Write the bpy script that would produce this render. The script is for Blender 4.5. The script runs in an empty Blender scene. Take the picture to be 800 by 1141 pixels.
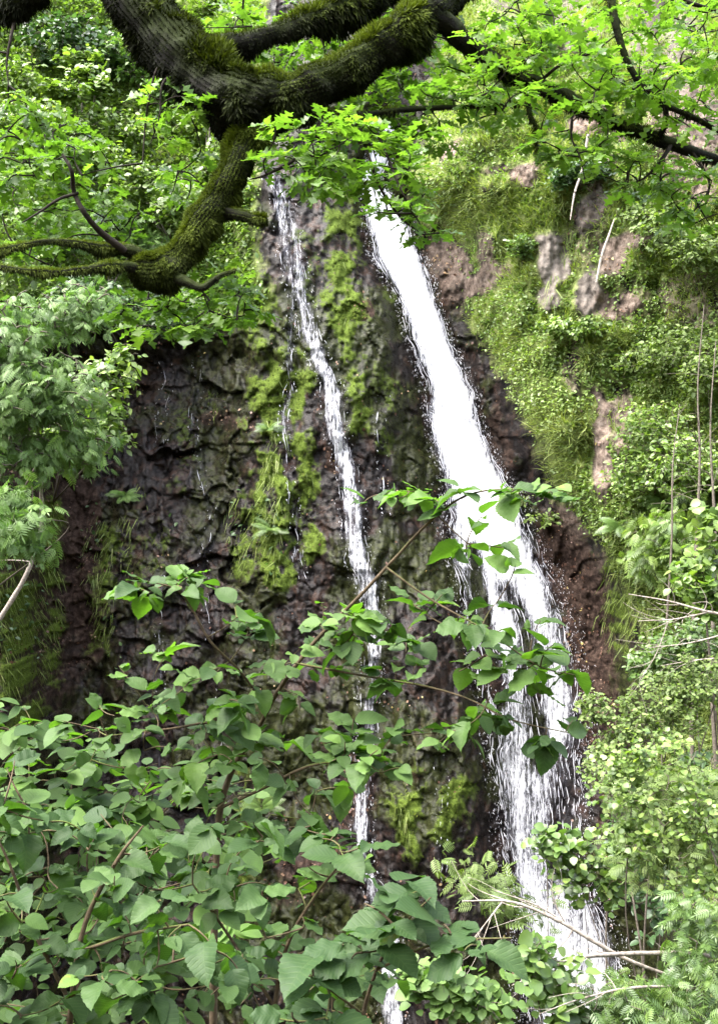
import bpy, math, random
import numpy as np

RS = np.random.RandomState(7)
random.seed(7)
F = 1150.0                      # focal length in photo pixels (photo 800 x 1141)
CU, CV = 400.0, 570.5
C = bpy.context.scene.collection

def at(u, v, y):
    """world point whose bearing is (u, v) at distance y in front of the viewpoint"""
    return np.array([(u - CU) / F * y, y, (CV - v) / F * y])

def smooth(a, b, x):
    t = np.clip((x - a) / (b - a), 0, 1)
    return t * t * (3 - 2 * t)

def nrm(a):
    return a / np.maximum(np.linalg.norm(a, axis=-1, keepdims=True), 1e-9)

# ------------------------------------------------------------------ noise
def _hash(ix, iy, iz, seed):
    h = (ix.astype(np.int64) * 374761393 + iy.astype(np.int64) * 668265263 + iz.astype(np.int64) * 2147483647 + seed * 974634777) & 0xFFFFFFFF
    h = ((h ^ (h >> 13)) * 1274126177) & 0xFFFFFFFF
    h = ((h ^ (h >> 16)) * 2246822519) & 0xFFFFFFFF
    return ((h ^ (h >> 15)) & 0xFFFFFF) / float(0xFFFFFF)

def vnoise(x, y, z, seed=0):
    x, y, z = np.broadcast_arrays(np.asarray(x, float), np.asarray(y, float), np.asarray(z, float))
    ix, iy, iz = np.floor(x), np.floor(y), np.floor(z)
    fx, fy, fz = x - ix, y - iy, z - iz
    fx, fy, fz = [f * f * f * (f * (f * 6 - 15) + 10) for f in (fx, fy, fz)]
    r = 0
    for dx in (0, 1):
        wx = fx if dx else 1 - fx
        for dy in (0, 1):
            wy = fy if dy else 1 - fy
            for dz in (0, 1):
                wz = fz if dz else 1 - fz
                r = r + wx * wy * wz * _hash(ix + dx, iy + dy, iz + dz, seed)
    return r * 2 - 1

def fbm(x, y, z, octv=4, seed=0, gain=0.5):
    r, a, s = 0, 1.0, 0
    for k in range(octv):
        r = r + a * vnoise(x * 2 ** k, y * 2 ** k, z * 2 ** k, seed + k * 17)
        s += a
        a *= gain
    return r / s

def voronoi(x, z, seed=0):
    ix, iz = np.floor(x), np.floor(z)
    f1 = np.full(x.shape, 9.0); f2 = np.full(x.shape, 9.0); cid = np.zeros(x.shape)
    for dx in (-1, 0, 1):
        for dz in (-1, 0, 1):
            cx, cz = ix + dx, iz + dz
            px = cx + _hash(cx, cz, cx * 0, seed); pz = cz + _hash(cx, cz, cx * 0 + 5, seed)
            d = np.hypot(x - px, z - pz)
            near = d < f1
            f2 = np.where(near, f1, np.minimum(f2, d))
            cid = np.where(near, _hash(cx, cz, cx * 0 + 9, seed), cid)
            f1 = np.where(near, d, f1)
    return f1, f2, cid

def dpoly(u, v, pts):
    """distance from (u, v) to a polyline"""
    d = np.full(np.shape(u), 1e9)
    for (a, b), (c, e) in zip(pts[:-1], pts[1:]):
        L = (c - a) ** 2 + (e - b) ** 2 + 1e-9
        t = np.clip(((u - a) * (c - a) + (v - b) * (e - b)) / L, 0, 1)
        d = np.minimum(d, np.hypot(u - a - t * (c - a), v - b - t * (e - b)))
    return d

# ------------------------------------------------------------------ mesh accumulator (quads only)
class Acc:
    def __init__(s):
        s.V, s.Q, s.A, s.n = [], [], [], 0
    def add(s, V, Q, A):
        s.V.append(np.asarray(V, float)); s.Q.append(np.asarray(Q, np.int64) + s.n); s.A.append(np.asarray(A, float)); s.n += len(V)
    def inst(s, tpl, R, P, tint):
        TV, TQ, TA = tpl
        n, k = len(P), len(TV)
        if n == 0: return
        V = np.einsum('nij,kj->nki', R, TV) + P[:, None, :]
        Q = (TQ[None] + (np.arange(n) * k)[:, None, None]).reshape(-1, 4)
        A = np.zeros((n, k, 3)); A[:, :, :2] = TA[None]; A[:, :, 2] = np.asarray(tint)[:, None]
        s.add(V.reshape(-1, 3), Q, A.reshape(-1, 3))
    def tube(s, pts, rad, sides=6, tint=0.5, bump=0.0, bscale=20, seed=0):
        P = np.asarray(pts, float); r = np.asarray(rad, float)
        T = np.gradient(P, axis=0); T = nrm(T)
        ref = np.array([0.13, 0.21, 0.97])
        X = np.cross(T, ref); bad = np.linalg.norm(X, axis=1) < 0.15
        X[bad] = np.cross(T[bad], np.array([0.97, 0.2, 0.1])); X = nrm(X); Y = np.cross(T, X)
        a = np.linspace(0, 2 * np.pi, sides, endpoint=False)
        D = X[:, None] * np.cos(a)[None, :, None] + Y[:, None] * np.sin(a)[None, :, None]
        rr = np.repeat(r[:, None], sides, 1)
        if bump:
            W = P[:, None] + D * rr[..., None]
            rr = rr * (1 + bump * fbm(W[..., 0] * bscale, W[..., 1] * bscale, W[..., 2] * bscale, 4, seed))
        V = P[:, None] + D * rr[..., None]
        m = len(P)
        i = np.arange(m - 1)[:, None] * sides; j = np.arange(sides)[None]; j2 = (j + 1) % sides
        Q = np.stack([i + j, i + j2, i + sides + j2, i + sides + j], -1).reshape(-1, 4)
        A = np.zeros((m, sides, 3)); A[..., 2] = tint
        A[..., 0] = D[..., 2]
        A[..., 1] = np.linspace(0, 1, m)[:, None]
        s.add(V.reshape(-1, 3), Q, A.reshape(-1, 3))
        return V, D
    def build(s, name, mat, parent=None, smooth_=True):
        if s.n == 0: return None
        V = np.concatenate(s.V); Q = np.concatenate(s.Q); A = np.concatenate(s.A)
        off = np.zeros(3)
        if parent is not None: off = np.array(parent.location)
        me = bpy.data.meshes.new(name)
        me.vertices.add(len(V)); me.vertices.foreach_set('co', (V - off).astype(np.float32).ravel())
        me.loops.add(len(Q) * 4); me.loops.foreach_set('vertex_index', Q.astype(np.int32).ravel())
        me.polygons.add(len(Q)); me.polygons.foreach_set('loop_start', np.arange(0, len(Q) * 4, 4, dtype=np.int32))
        if smooth_: me.polygons.foreach_set('use_smooth', np.ones(len(Q), bool))
        me.update(calc_edges=True)
        at_ = me.attributes.new('leaf', 'FLOAT_COLOR', 'POINT')
        col = np.ones((len(V), 4), np.float32); col[:, :3] = A
        at_.data.foreach_set('color', col.ravel())
        me.materials.append(mat)
        o = bpy.data.objects.new(name, me); C.objects.link(o)
        if parent is not None: o.parent = parent
        return o

def thing(name, label, cat, loc, group=None):
    o = bpy.data.objects.new(name, None); C.objects.link(o)
    o.location = [float(x) for x in loc]; o.empty_display_size = 0.1
    o['label'] = label; o['category'] = cat
    if group: o['group'] = group
    return o

# ------------------------------------------------------------------ materials
def newmat(name):
    m = bpy.data.materials.new(name); m.use_nodes = True
    nt = m.node_tree; nt.nodes.clear()
    out = nt.nodes.new('ShaderNodeOutputMaterial')
    return m, nt, out
def N(nt, t, **kw):
    n = nt.nodes.new(t)
    for k, v in kw.items():
        if k.startswith('_'): setattr(n, k[1:], v)
        else: n.inputs[k].default_value = v
    return n
def L(nt, a, b): nt.links.new(a, b)
def mixc(nt, fac, a, b):
    n = nt.nodes.new('ShaderNodeMix'); n.data_type = 'RGBA'
    for s, val in ((0, fac), (6, a), (7, b)):
        if isinstance(val, (int, float)): n.inputs[s].default_value = val
        elif isinstance(val, tuple): n.inputs[s].default_value = (*val, 1)[:4]
        else: L(nt, val, n.inputs[s])
    return n.outputs[2]
def math_(nt, op, a, b=None, c=None, clamp=False):
    n = nt.nodes.new('ShaderNodeMath'); n.operation = op; n.use_clamp = clamp
    for i, val in enumerate((a, b, c)):
        if val is None: continue
        if isinstance(val, (int, float)): n.inputs[i].default_value = val
        else: L(nt, val, n.inputs[i])
    return n.outputs[0]
def noise(nt, vec, scale, detail=4, rough=0.55, dist=0):
    n = N(nt, 'ShaderNodeTexNoise', Scale=scale, Detail=detail, Roughness=rough, Distortion=dist)
    if vec is not None: L(nt, vec, n.inputs['Vector'])
    return n.outputs['Fac']
def ramp(nt, fac, stops):
    n = nt.nodes.new('ShaderNodeValToRGB'); e = n.color_ramp.elements
    while len(e) < len(stops): e.new(0.5)
    for x, (p, c) in zip(e, stops):
        x.position = p; x.color = (*c, 1) if len(c) == 3 else c
    L(nt, fac, n.inputs[0]); return n.outputs[0]
def attr(nt, name):
    n = nt.nodes.new('ShaderNodeAttribute'); n.attribute_name = name
    sp = nt.nodes.new('ShaderNodeSeparateColor'); L(nt, n.outputs['Color'], sp.inputs[0])
    return sp.outputs[0], sp.outputs[1], sp.outputs[2], n.outputs['Alpha']

def leaf_mat(name, stops, trans=0.4, tcol=(1.25, 1.4, 0.45), rough=0.42, spec=0.4, veins=0.0, yellow=0.0):
    m, nt, out = newmat(name)
    lx, ly, ti, _ = attr(nt, 'leaf')
    tc = nt.nodes.new('ShaderNodeNewGeometry')
    nz = noise(nt, tc.outputs['Position'], 28, 3)
    f = math_(nt, 'ADD', math_(nt, 'MULTIPLY', ti, 0.86), math_(nt, 'MULTIPLY', math_(nt, 'SUBTRACT', nz, 0.5), 0.35), clamp=True)
    col = ramp(nt, f, stops)
    bs = N(nt, 'ShaderNodeBsdfPrincipled', Roughness=rough)
    bs.inputs['Specular IOR Level'].default_value = spec
    if veins:
        ax = math_(nt, 'ABSOLUTE', lx)
        ph = math_(nt, 'MULTIPLY', math_(nt, 'SUBTRACT', ly, math_(nt, 'MULTIPLY', ax, 0.75)), 55.0)
        sv = math_(nt, 'POWER', math_(nt, 'ADD', math_(nt, 'MULTIPLY', math_(nt, 'SINE', ph), 0.5), 0.5), 7.0)
        mid = math_(nt, 'SUBTRACT', 1.0, math_(nt, 'MULTIPLY', ax, 60.0), clamp=True)
        vv = math_(nt, 'MAXIMUM', sv, mid)
        col = mixc(nt, math_(nt, 'MULTIPLY', vv, 0.07), col, (0.16, 0.22, 0.08))
        bp = N(nt, 'ShaderNodeBump', Strength=veins, Distance=0.003)
        L(nt, math_(nt, 'MULTIPLY', vv, -1.0), bp.inputs['Height']); L(nt, bp.outputs[0], bs.inputs['Normal'])
    L(nt, col, bs.inputs['Base Color'])
    tr = nt.nodes.new('ShaderNodeBsdfTranslucent')
    mu = nt.nodes.new('ShaderNodeMix'); mu.data_type = 'RGBA'; mu.blend_type = 'MULTIPLY'; mu.inputs[0].default_value = 1
    L(nt, col, mu.inputs[6]); mu.inputs[7].default_value = (*[c * 1.0 for c in tcol], 1)
    L(nt, mu.outputs[2], tr.inputs[0])
    mx = nt.nodes.new('ShaderNodeMixShader'); mx.inputs[0].default_value = trans
    L(nt, bs.outputs[0], mx.inputs[1]); L(nt, tr.outputs[0], mx.inputs[2]); L(nt, mx.outputs[0], out.inputs[0])
    return m

def bark_mat(name, dark, light, moss=0.0, mosscol=(0.06, 0.085, 0.015), rough=0.9):
    m, nt, out = newmat(name)
    nzc, al, ti, _ = attr(nt, 'leaf')
    g = nt.nodes.new('ShaderNodeNewGeometry')
    n1 = noise(nt, g.outputs['Position'], 30, 5, 0.65)
    n2 = noise(nt, g.outputs['Position'], 7, 4, 0.6)
    col = ramp(nt, n1, [(0.3, dark), (0.7, light)])
    if moss:
        f = math_(nt, 'ADD', math_(nt, 'MULTIPLY', nzc, 0.35), math_(nt, 'MULTIPLY', n2, 1.5))
        f = math_(nt, 'MULTIPLY', math_(nt, 'SUBTRACT', f, 1.05 - moss), 3.0, clamp=True)
        mc = mixc(nt, n1, tuple(c * 0.45 for c in mosscol), tuple(c * 1.5 for c in mosscol))
        col = mixc(nt, f, col, mc)
    bs = N(nt, 'ShaderNodeBsdfPrincipled', Roughness=rough); bs.inputs['Specular IOR Level'].default_value = 0.15
    L(nt, col, bs.inputs['Base Color'])
    bp = N(nt, 'ShaderNodeBump', Strength=0.7, Distance=0.01); L(nt, n1, bp.inputs['Height']); L(nt, bp.outputs[0], bs.inputs['Normal'])
    L(nt, bs.outputs[0], out.inputs[0])
    return m

# ------------------------------------------------------------------ leaf templates: local x side, y along, z normal; attribute (x, y)
def strip_leaf(width, ns, na=2, fold=0.18, droop=0.25, wave=0.0):
    """width(t) half-width; ns stations; na cells per side"""
    t = np.linspace(0, 1, ns); a = np.linspace(-1, 1, 2 * na + 1)
    w = np.array([width(x) for x in t])
    X = a[None] * w[:, None]
    Y = np.repeat(t[:, None], len(a), 1)
    Z = fold * np.abs(X) - droop * (Y ** 2) * 0.5 + wave * np.sin(Y * 17 + a[None] * 2) * np.abs(a[None]) * 0.03
    V = np.stack([X, Y, Z], -1).reshape(-1, 3)
    k = len(a)
    i = np.arange(ns - 1)[:, None] * k; j = np.arange(k - 1)[None]
    Q = np.stack([i + j, i + j + 1, i + k + j + 1, i + k + j], -1).reshape(-1, 4)
    return V, Q, V[:, :2].copy()

def hazel_w(t):
    if not 0 < t < 1: return 0.004
    b = 0.40 * math.sin(math.pi * t ** 0.8) ** 0.7 * (1 - 0.3 * t ** 3) * (1 - 0.55 * max(0, (t - 0.82) / 0.18))
    return max(0.004, b + 0.042 * ((t * 10) % 1.0) * (1 if 0.08 < t < 0.93 else 0) - 0.012)
HAZEL = strip_leaf(hazel_w, 41, 2, 0.18, 0.45, 0.3)
HAZEL_B = strip_leaf(hazel_w, 41, 2, 0.42, 0.95, 0.8)
HAZEL_C = strip_leaf(lambda t: hazel_w(t) * 0.82 + (0.02 if 0.35 < t < 0.8 else 0), 41, 2, -0.05, 0.15, 1.2)
HAZEL_S = strip_leaf(lambda t: max(0.004, 0.4 * math.sin(math.pi * t ** 0.75) ** 0.65 if 0 < t < 1 else 0), 7, 1, 0.15, 0.35)
def oak_w(t):
    if t < 0.1: return 0.02
    env = 0.30 * math.sin(math.pi * min(1, ((t - 0.06) / 0.94)) ** 1.35) ** 0.7 if t < 1 else 0
    return max(0.006, env * (0.70 + 0.38 * math.sin(t * 26.0 + 0.5)))
OAK = strip_leaf(oak_w, 25, 1, 0.2, 0.3, 1.0)
SMALL = strip_leaf(lambda t: [0.02, 0.30, 0.26, 0.01][int(round(t * 3))], 4, 1, 0.25, 0.4)
ROUND = strip_leaf(lambda t: [0.05, 0.40, 0.44, 0.34, 0.02][int(round(t * 4))], 5, 1, 0.2, 0.3)
BLADE = strip_leaf(lambda t: 0.035 * (1 - t ** 1.6) + 0.002, 5, 1, 0.3, 0.0)
LANCE = strip_leaf(lambda t: [0.01, 0.13, 0.11, 0.01][int(round(t * 3))], 4, 1, 0.25, 0.3)

def combine(parts):
    Vs, Qs, As, n = [], [], [], 0
    for V, Q, A in parts:
        Vs.append(V); Qs.append(Q + n); As.append(A); n += len(V)
    return np.concatenate(Vs), np.concatenate(Qs), np.concatenate(As)
def place(tpl, ang, scale, off, roll=0.0):
    V, Q, A = tpl
    c, s = math.cos(ang), math.sin(ang)
    W = V * scale
    zr = W[:, 2] + roll * np.abs(W[:, 1])
    return np.stack([W[:, 0] * c - W[:, 1] * s, W[:, 0] * s + W[:, 1] * c, zr], -1) + np.array(off), Q, A
def pinnate(pairs=6, lsize=0.36, base=LANCE):
    ps = [place(strip_leaf(lambda t: 0.012, 6, 1, 0, 0.0), 0, 1.0, (0, 0, 0))]
    for k in range(pairs):
        t = 0.22 + 0.72 * k / (pairs - 0.3)
        s = lsize * (0.75 + 0.25 * math.sin(math.pi * (k + 1) / pairs))
        for sg in (-1, 1):
            ps.append(place(base, -sg * 1.12, s, (0, t, 0), -0.15))
    ps.append(place(base, 0, lsize * 0.85, (0, 0.95, 0)))
    V, Q, A = combine(ps)
    V = V.copy(); V[:, 2] -= 0.28 * V[:, 1] ** 2
    return V, Q, A
PINNATE = pinnate()
FERN = (lambda: (lambda V, Q, A: (np.stack([V[:, 0], V[:, 1], V[:, 2] - 0.45 * V[:, 1] ** 2], -1), Q, A))(*combine(
    [place(strip_leaf(lambda t: 0.008, 7, 1, 0, 0.0), 0, 1.0, (0, 0, 0))] +
    [place(strip_leaf(lambda t: [0.01, 0.10, 0.08, 0.01][int(round(t * 3))], 4, 1, 0.2, 0.3), -sg * (1.3 - 0.3 * k / 16), 0.22 * math.sin(math.pi * (0.2 + 0.76 * k / 16)) + 0.02, (0, 0.1 + 0.88 * k / 16, 0), -0.1) for k in range(16) for sg in (-1, 1)])))()

def frames(d, n, size, aspect=None):
    d = nrm(d); x = nrm(np.cross(d, n)); z = np.cross(x, d)
    s = np.asarray(size)[:, None]
    sx = s if aspect is None else s * np.asarray(aspect)[:, None]
    return np.stack([x * sx, d * s, z * s], -1)
def rnd(n, s=1.0): return RS.normal(0, s, (n, 3))

# ------------------------------------------------------------------ the cliff
fallV = np.array([-600, 60, 150, 200, 240, 285, 330, 400, 460, 520, 560, 600, 650, 700, 760, 820, 880, 920, 960, 1000, 1050, 1141, 1400])
fallL = np.array([470, 440, 424, 396, 404, 411, 436, 461, 477, 489, 492, 496, 506, 514, 528, 537, 547, 552, 559, 565, 572, 580, 590])
fallR = np.array([500, 462, 446, 424, 449, 470, 484, 513, 536, 559, 583, 603, 623, 638, 649, 653, 654, 652, 655, 665, 690, 715, 740])
def Lf(v): return np.interp(v, fallV, fallL)
def Rf(v): return np.interp(v, fallV, fallR)

def base_depth(u, v):
    D = 25 + (570 - v) * 0.006
    lf, rf = Lf(v), Rf(v)
    mid = (lf + rf) / 2; hw = (rf - lf) / 2 + 10
    D = D + 0.55 * np.exp(-((u - mid) / hw) ** 4)
    e = u - (rf + 14)
    D = D - np.where(e > 0, 2.4 * smooth(0, 75, e) + 0.011 * np.maximum(0, e - 40), 0)
    D = D - 1.0 * np.exp(-((u - (lf - 85)) / 75) ** 2)
    D = D + 1.1 * smooth(300, 225, u) * smooth(330, 420, v)
    D = D - 0.016 * np.maximum(0, 115 - u) - 1.2 * smooth(50, 0, u) * smooth(430, 520, v) + 1.3 * np.exp(-((u - 85) / 38) ** 2) * smooth(470, 540, v)
    D = D + 0.010 * np.maximum(0, 340 - v) * smooth(310, 230, u)
    D = D + 1.5 * smooth(60, -30, v) * smooth(470, 540, u)
    return np.maximum(D, 8.0)

def axis(lo, a, b, hi, step, coarse):
    return np.concatenate([np.arange(lo, a, coarse), np.arange(a, b, step), np.arange(b, hi + coarse, coarse)])
gu = axis(-800, -60, 860, 1600, 1.5, 14.0)
gv = axis(-130, -60, 1200, 1420, 1.5, 14.0)
U, V_ = np.meshgrid(gu, gv)
D0 = base_depth(U, V_)
X0 = (U - CU) / F * D0; Z0 = (CV - V_) / F * D0

def wob(s, k): return fbm(X0 * s, Z0 * s, k, 3, int(k * 10))
wu = U + 26 * wob(0.55, 1.3) + 9 * wob(2.2, 2.1); wv = V_ + 30 * wob(0.5, 3.7)
lf, rf = Lf(V_), Rf(V_)
right = smooth(12, 60, wu - rf - smooth(560, 700, V_) * 45 + smooth(420, 300, V_) * 10)          # the green wall to the right of the water
leftrock = smooth(305, 270, wu) * smooth(320, 400, wv)
upleft = smooth(310, 265, wu) * smooth(385, 330, wv)
farleft = smooth(125, 60, wu) * (1 - upleft)
def blobs(lst):
    r = np.zeros(U.shape)
    for cu, cv, ru, rv, s in lst:
        r = np.maximum(r, s * smooth(1.25, 0.6, np.sqrt(((wu - cu) / ru) ** 2 + ((wv - cv) / rv) ** 2)))
    return r
def streaks(lst):
    r = np.zeros(U.shape)
    uu = U + 16 * wob(1.6, 5.5) + 9 * wob(4.5, 6.1)
    for pts, w, s in lst:
        r = np.maximum(r, s * smooth(1.9, 0.25, dpoly(uu, wv * 0.3 + V_ * 0.7, pts) / w))
    return r * (0.35 + 0.65 * smooth(-0.35, 0.15, wob(1.9, 17.0) + 0.4 * wob(5.0, 18.0)))
# bare outcrops and pale rock
pale = blobs([(618, 285, 22, 34, .9), (655, 225, 16, 36, .5), (640, 20, 40, 40, .6), (735, 45, 45, 50, .6), (565, 10, 30, 40, .4), (800, 120, 50, 60, .4), (615, 330, 20, 25, .7), (665, 330, 20, 40, .7)])
soil = blobs([(505, 290, 22, 60, .7), (665, 500, 15, 70, .75), (690, 480, 12, 60, .55), (655, 250, 30, 55, .45), (705, 340, 60, 30, .4), (620, 620, 30, 70, 1), (655, 700, 35, 90, 1), (670, 780, 26, 70, .7),
              (780, 340, 60, 40, .5), (540, 520, 22, 80, .6), (770, 150, 60, 80, .6), (640, 420, 16, 50, .5), (395, 345, 12, 22, .9), (365, 510, 10, 18, .8), (545, 280, 16, 40, .6),
              (390, 880, 26, 50, .7), (335, 960, 40, 50, .6), (250, 480, 40, 14, .6), (160, 430, 40, 30, .5), (180, 560, 40, 40, .35), (470, 800, 30, 60, .35), (30, 640, 90, 220, .7), (95, 620, 26, 140, 1.0)])  # last two blobs: dark soil colour also paints the left recess's shade
soil = np.maximum(soil, smooth(0.25, 0.55, wob(0.9, 7.7)) * right * 0.75)
mossb = streaks([([(303, 400), (298, 470), (302, 560), (306, 640)], 20, 1), ([(338, 395), (336, 470), (342, 560), (345, 620)], 12, .85), ([(378, 225), (384, 300), (386, 365)], 20, 1),
                 ([(372, 330), (392, 420), (400, 470)], 13, .8), ([(262, 230), (282, 330), (300, 380)], 24, .75), ([(450, 860), (456, 950)], 16, .8), ([(512, 880), (505, 930)], 16, .9),
                 ([(275, 560), (268, 640)], 10, .7), ([(240, 440), (243, 480)], 6, .7), ([(330, 230), (350, 330)], 14, .5), ([(425, 420), (440, 520)], 16, .5), ([(120, 600), (110, 720)], 20, .6),
                 ([(170, 590), (172, 630)], 16, .5), ([(205, 470), (210, 540)], 18, .45), ([(270, 860), (280, 980)], 14, .7), ([(15, 600), (25, 800)], 24, .8), ([(60, 560), (62, 760)], 12, .7), ([(140, 600), (150, 660)], 12, .5), ([(690, 600), (700, 760)], 18, .7), ([(650, 560), (660, 600)], 20, .5), ([(430, 300), (440, 340)], 12, .6)])
olive = np.clip(smooth(-0.45, 0.2, wob(0.8, 8.2) + 0.35 * wob(3.1, 9.4)), 0, 1) * (1 - right) * (1.0 - 0.2 * leftrock)
green = np.clip(np.maximum(right, upleft) * (1 - soil) * (1 - pale), 0, 1)
wet = np.clip((1 - right) * (1 - upleft), 0, 1)

# relief
v1, v2, vid = voronoi(X0 * 0.9 + 0.5 * wob(1.1, 1.0), Z0 * 0.75 + 0.5 * wob(1.0, 2.0), 3)
b1, b2, bid = voronoi(X0 * 2.3 + 0.7 * wob(2.1, 1.0), Z0 * 2.0 + 0.7 * wob(2.0, 2.0), 8)
c1, c2, cid = voronoi(X0 * 6 + 0.8 * wob(5, 1.5), Z0 * 4.6 + 0.8 * wob(5, 2.5), 12)
cm = smooth(-0.1, 0.35, wob(1.4, 11.0)); cm2 = smooth(-0.05, 0.3, wob(2.6, 12.0))
blocky = -(vid - 0.5) * 0.70 - (bid - 0.5) * 0.36 - (cid - .5) * 0.07 + cm * 0.12 * np.exp(-((v2 - v1) / 0.05) ** 2) + cm2 * 0.08 * np.exp(-((b2 - b1) / 0.07) ** 2)
zz = Z0 + 1.1 * wob(0.33, 4.4) + 0.30 * wob(1.5, 4.9) + 0.10 * X0
led = (zz / 1.45) % 1.0; notfar = smooth(70, 130, U)
ledge = (-0.50 * (1 - led) ** 1.5 + 0.16 * np.exp(-((led - 0.97) / 0.05) ** 2)) * (0.10 + 0.60 * smooth(-0.1, 0.4, wob(0.8, 13.0)))
rough = 0.50 * fbm(X0 * 0.5, Z0 * 0.33, 1.0, 5, 21) + 0.20 * fbm(X0 * 2.2, Z0 * 1.1, 2.0, 4, 31) + 0.05 * fbm(X0 * 7, Z0 * 4, 2.0, 4, 41, 0.6)
ridge = 0.30 * (np.abs(fbm(X0 * 1.6, Z0 * 0.45, 3.0, 4, 51))) 
smoothrock = -(bid - 0.5) * 0.08 - (cid - .5) * 0.03 - (vid - 0.5) * 0.22 + cm2 * 0.06 * np.exp(-((b2 - b1) / 0.06) ** 2)
columns = 0.35 * np.abs(fbm(X0 * 2.6, Z0 * 0.25, 6.0, 4, 61)) + 0.12 * np.abs(fbm(X0 * 8, Z0 * 0.8, 6.0, 3, 66))
inwater = smooth(-14, 6, np.minimum(U - lf, rf - U))
rel = rough + leftrock * (blocky * 0.62 + ledge * notfar) + (1 - leftrock) * (1 - np.maximum(right, upleft)) * (smoothrock - ridge) + np.maximum(right, upleft) * (0.45 * rough + 0.12 * wob(1.2, 9.1))
rel = rel + np.maximum(pale, soil * right * 0.8) * (columns * 1.0 - 0.18) - mossb * 0.10 - pale * 0.2
d1, d2_, did = voronoi(X0 * 3.1 + 0.6 * wob(2.4, 31.0), Z0 * 2.3 + 0.6 * wob(2.4, 32.0), 41)
rel = rel - (0.075 * smooth(0.15, 0.6, olive) + 0.10 * mossb) * (0.4 + 0.6 * did) * np.clip(1 - 1.5 * d1 ** 2, 0, 1) * (1 - right)
rel = rel * (1 - 0.6 * inwater)
DD = D0 + rel
def cliffD(u, v):
    u = np.asarray(u, float); v = np.asarray(v, float)
    iu = np.clip(np.searchsorted(gu, u) - 1, 0, len(gu) - 2); iv = np.clip(np.searchsorted(gv, v) - 1, 0, len(gv) - 2)
    fu = np.clip((u - gu[iu]) / (gu[iu + 1] - gu[iu]), 0, 1); fv = np.clip((v - gv[iv]) / (gv[iv + 1] - gv[iv]), 0, 1)
    return (DD[iv, iu] * (1 - fu) * (1 - fv) + DD[iv, iu + 1] * fu * (1 - fv) + DD[iv + 1, iu] * (1 - fu) * fv + DD[iv + 1, iu + 1] * fu * fv)
def sample(M, u, v):
    iu = np.clip(np.searchsorted(gu, u), 0, len(gu) - 1); iv = np.clip(np.searchsorted(gv, v), 0, len(gv) - 1)
    return M[iv, iu]
def P_of(u, v, D): return np.stack([(u - CU) / F * D, D, (CV - v) / F * D], -1)
CP = P_of(U, V_, DD)
def cliffN(u, v):
    h = 6.0
    a = P_of(u + h, v, cliffD(u + h, v)) - P_of(u - h, v, cliffD(u - h, v))
    b = P_of(u, v - h, cliffD(u, v - h)) - P_of(u, v + h, cliffD(u, v + h))
    return nrm(np.cross(a, b))
def cliff_pt(u, v, lift=0.0):
    return P_of(np.array(float(u)), np.array(float(v)), cliffD(u, v) - lift)

def grid_obj(name, P, mat, attrs):
    m, n = P.shape[:2]
    i = np.arange(m - 1)[:, None] * n; j = np.arange(n - 1)[None]
    Q = np.stack([i + j, i + n + j, i + n + j + 1, i + j + 1], -1).reshape(-1, 4)
    a = Acc(); a.add(P.reshape(-1, 3), Q, np.zeros((m * n, 3)))
    o = a.build(name, mat)
    for k, M in attrs.items():
        t = o.data.attributes.new(k, 'FLOAT_COLOR', 'POINT')
        t.data.foreach_set('color', np.stack([np.broadcast_to(x, (m, n)) for x in M], -1).astype(np.float32).ravel())
    return o

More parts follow.
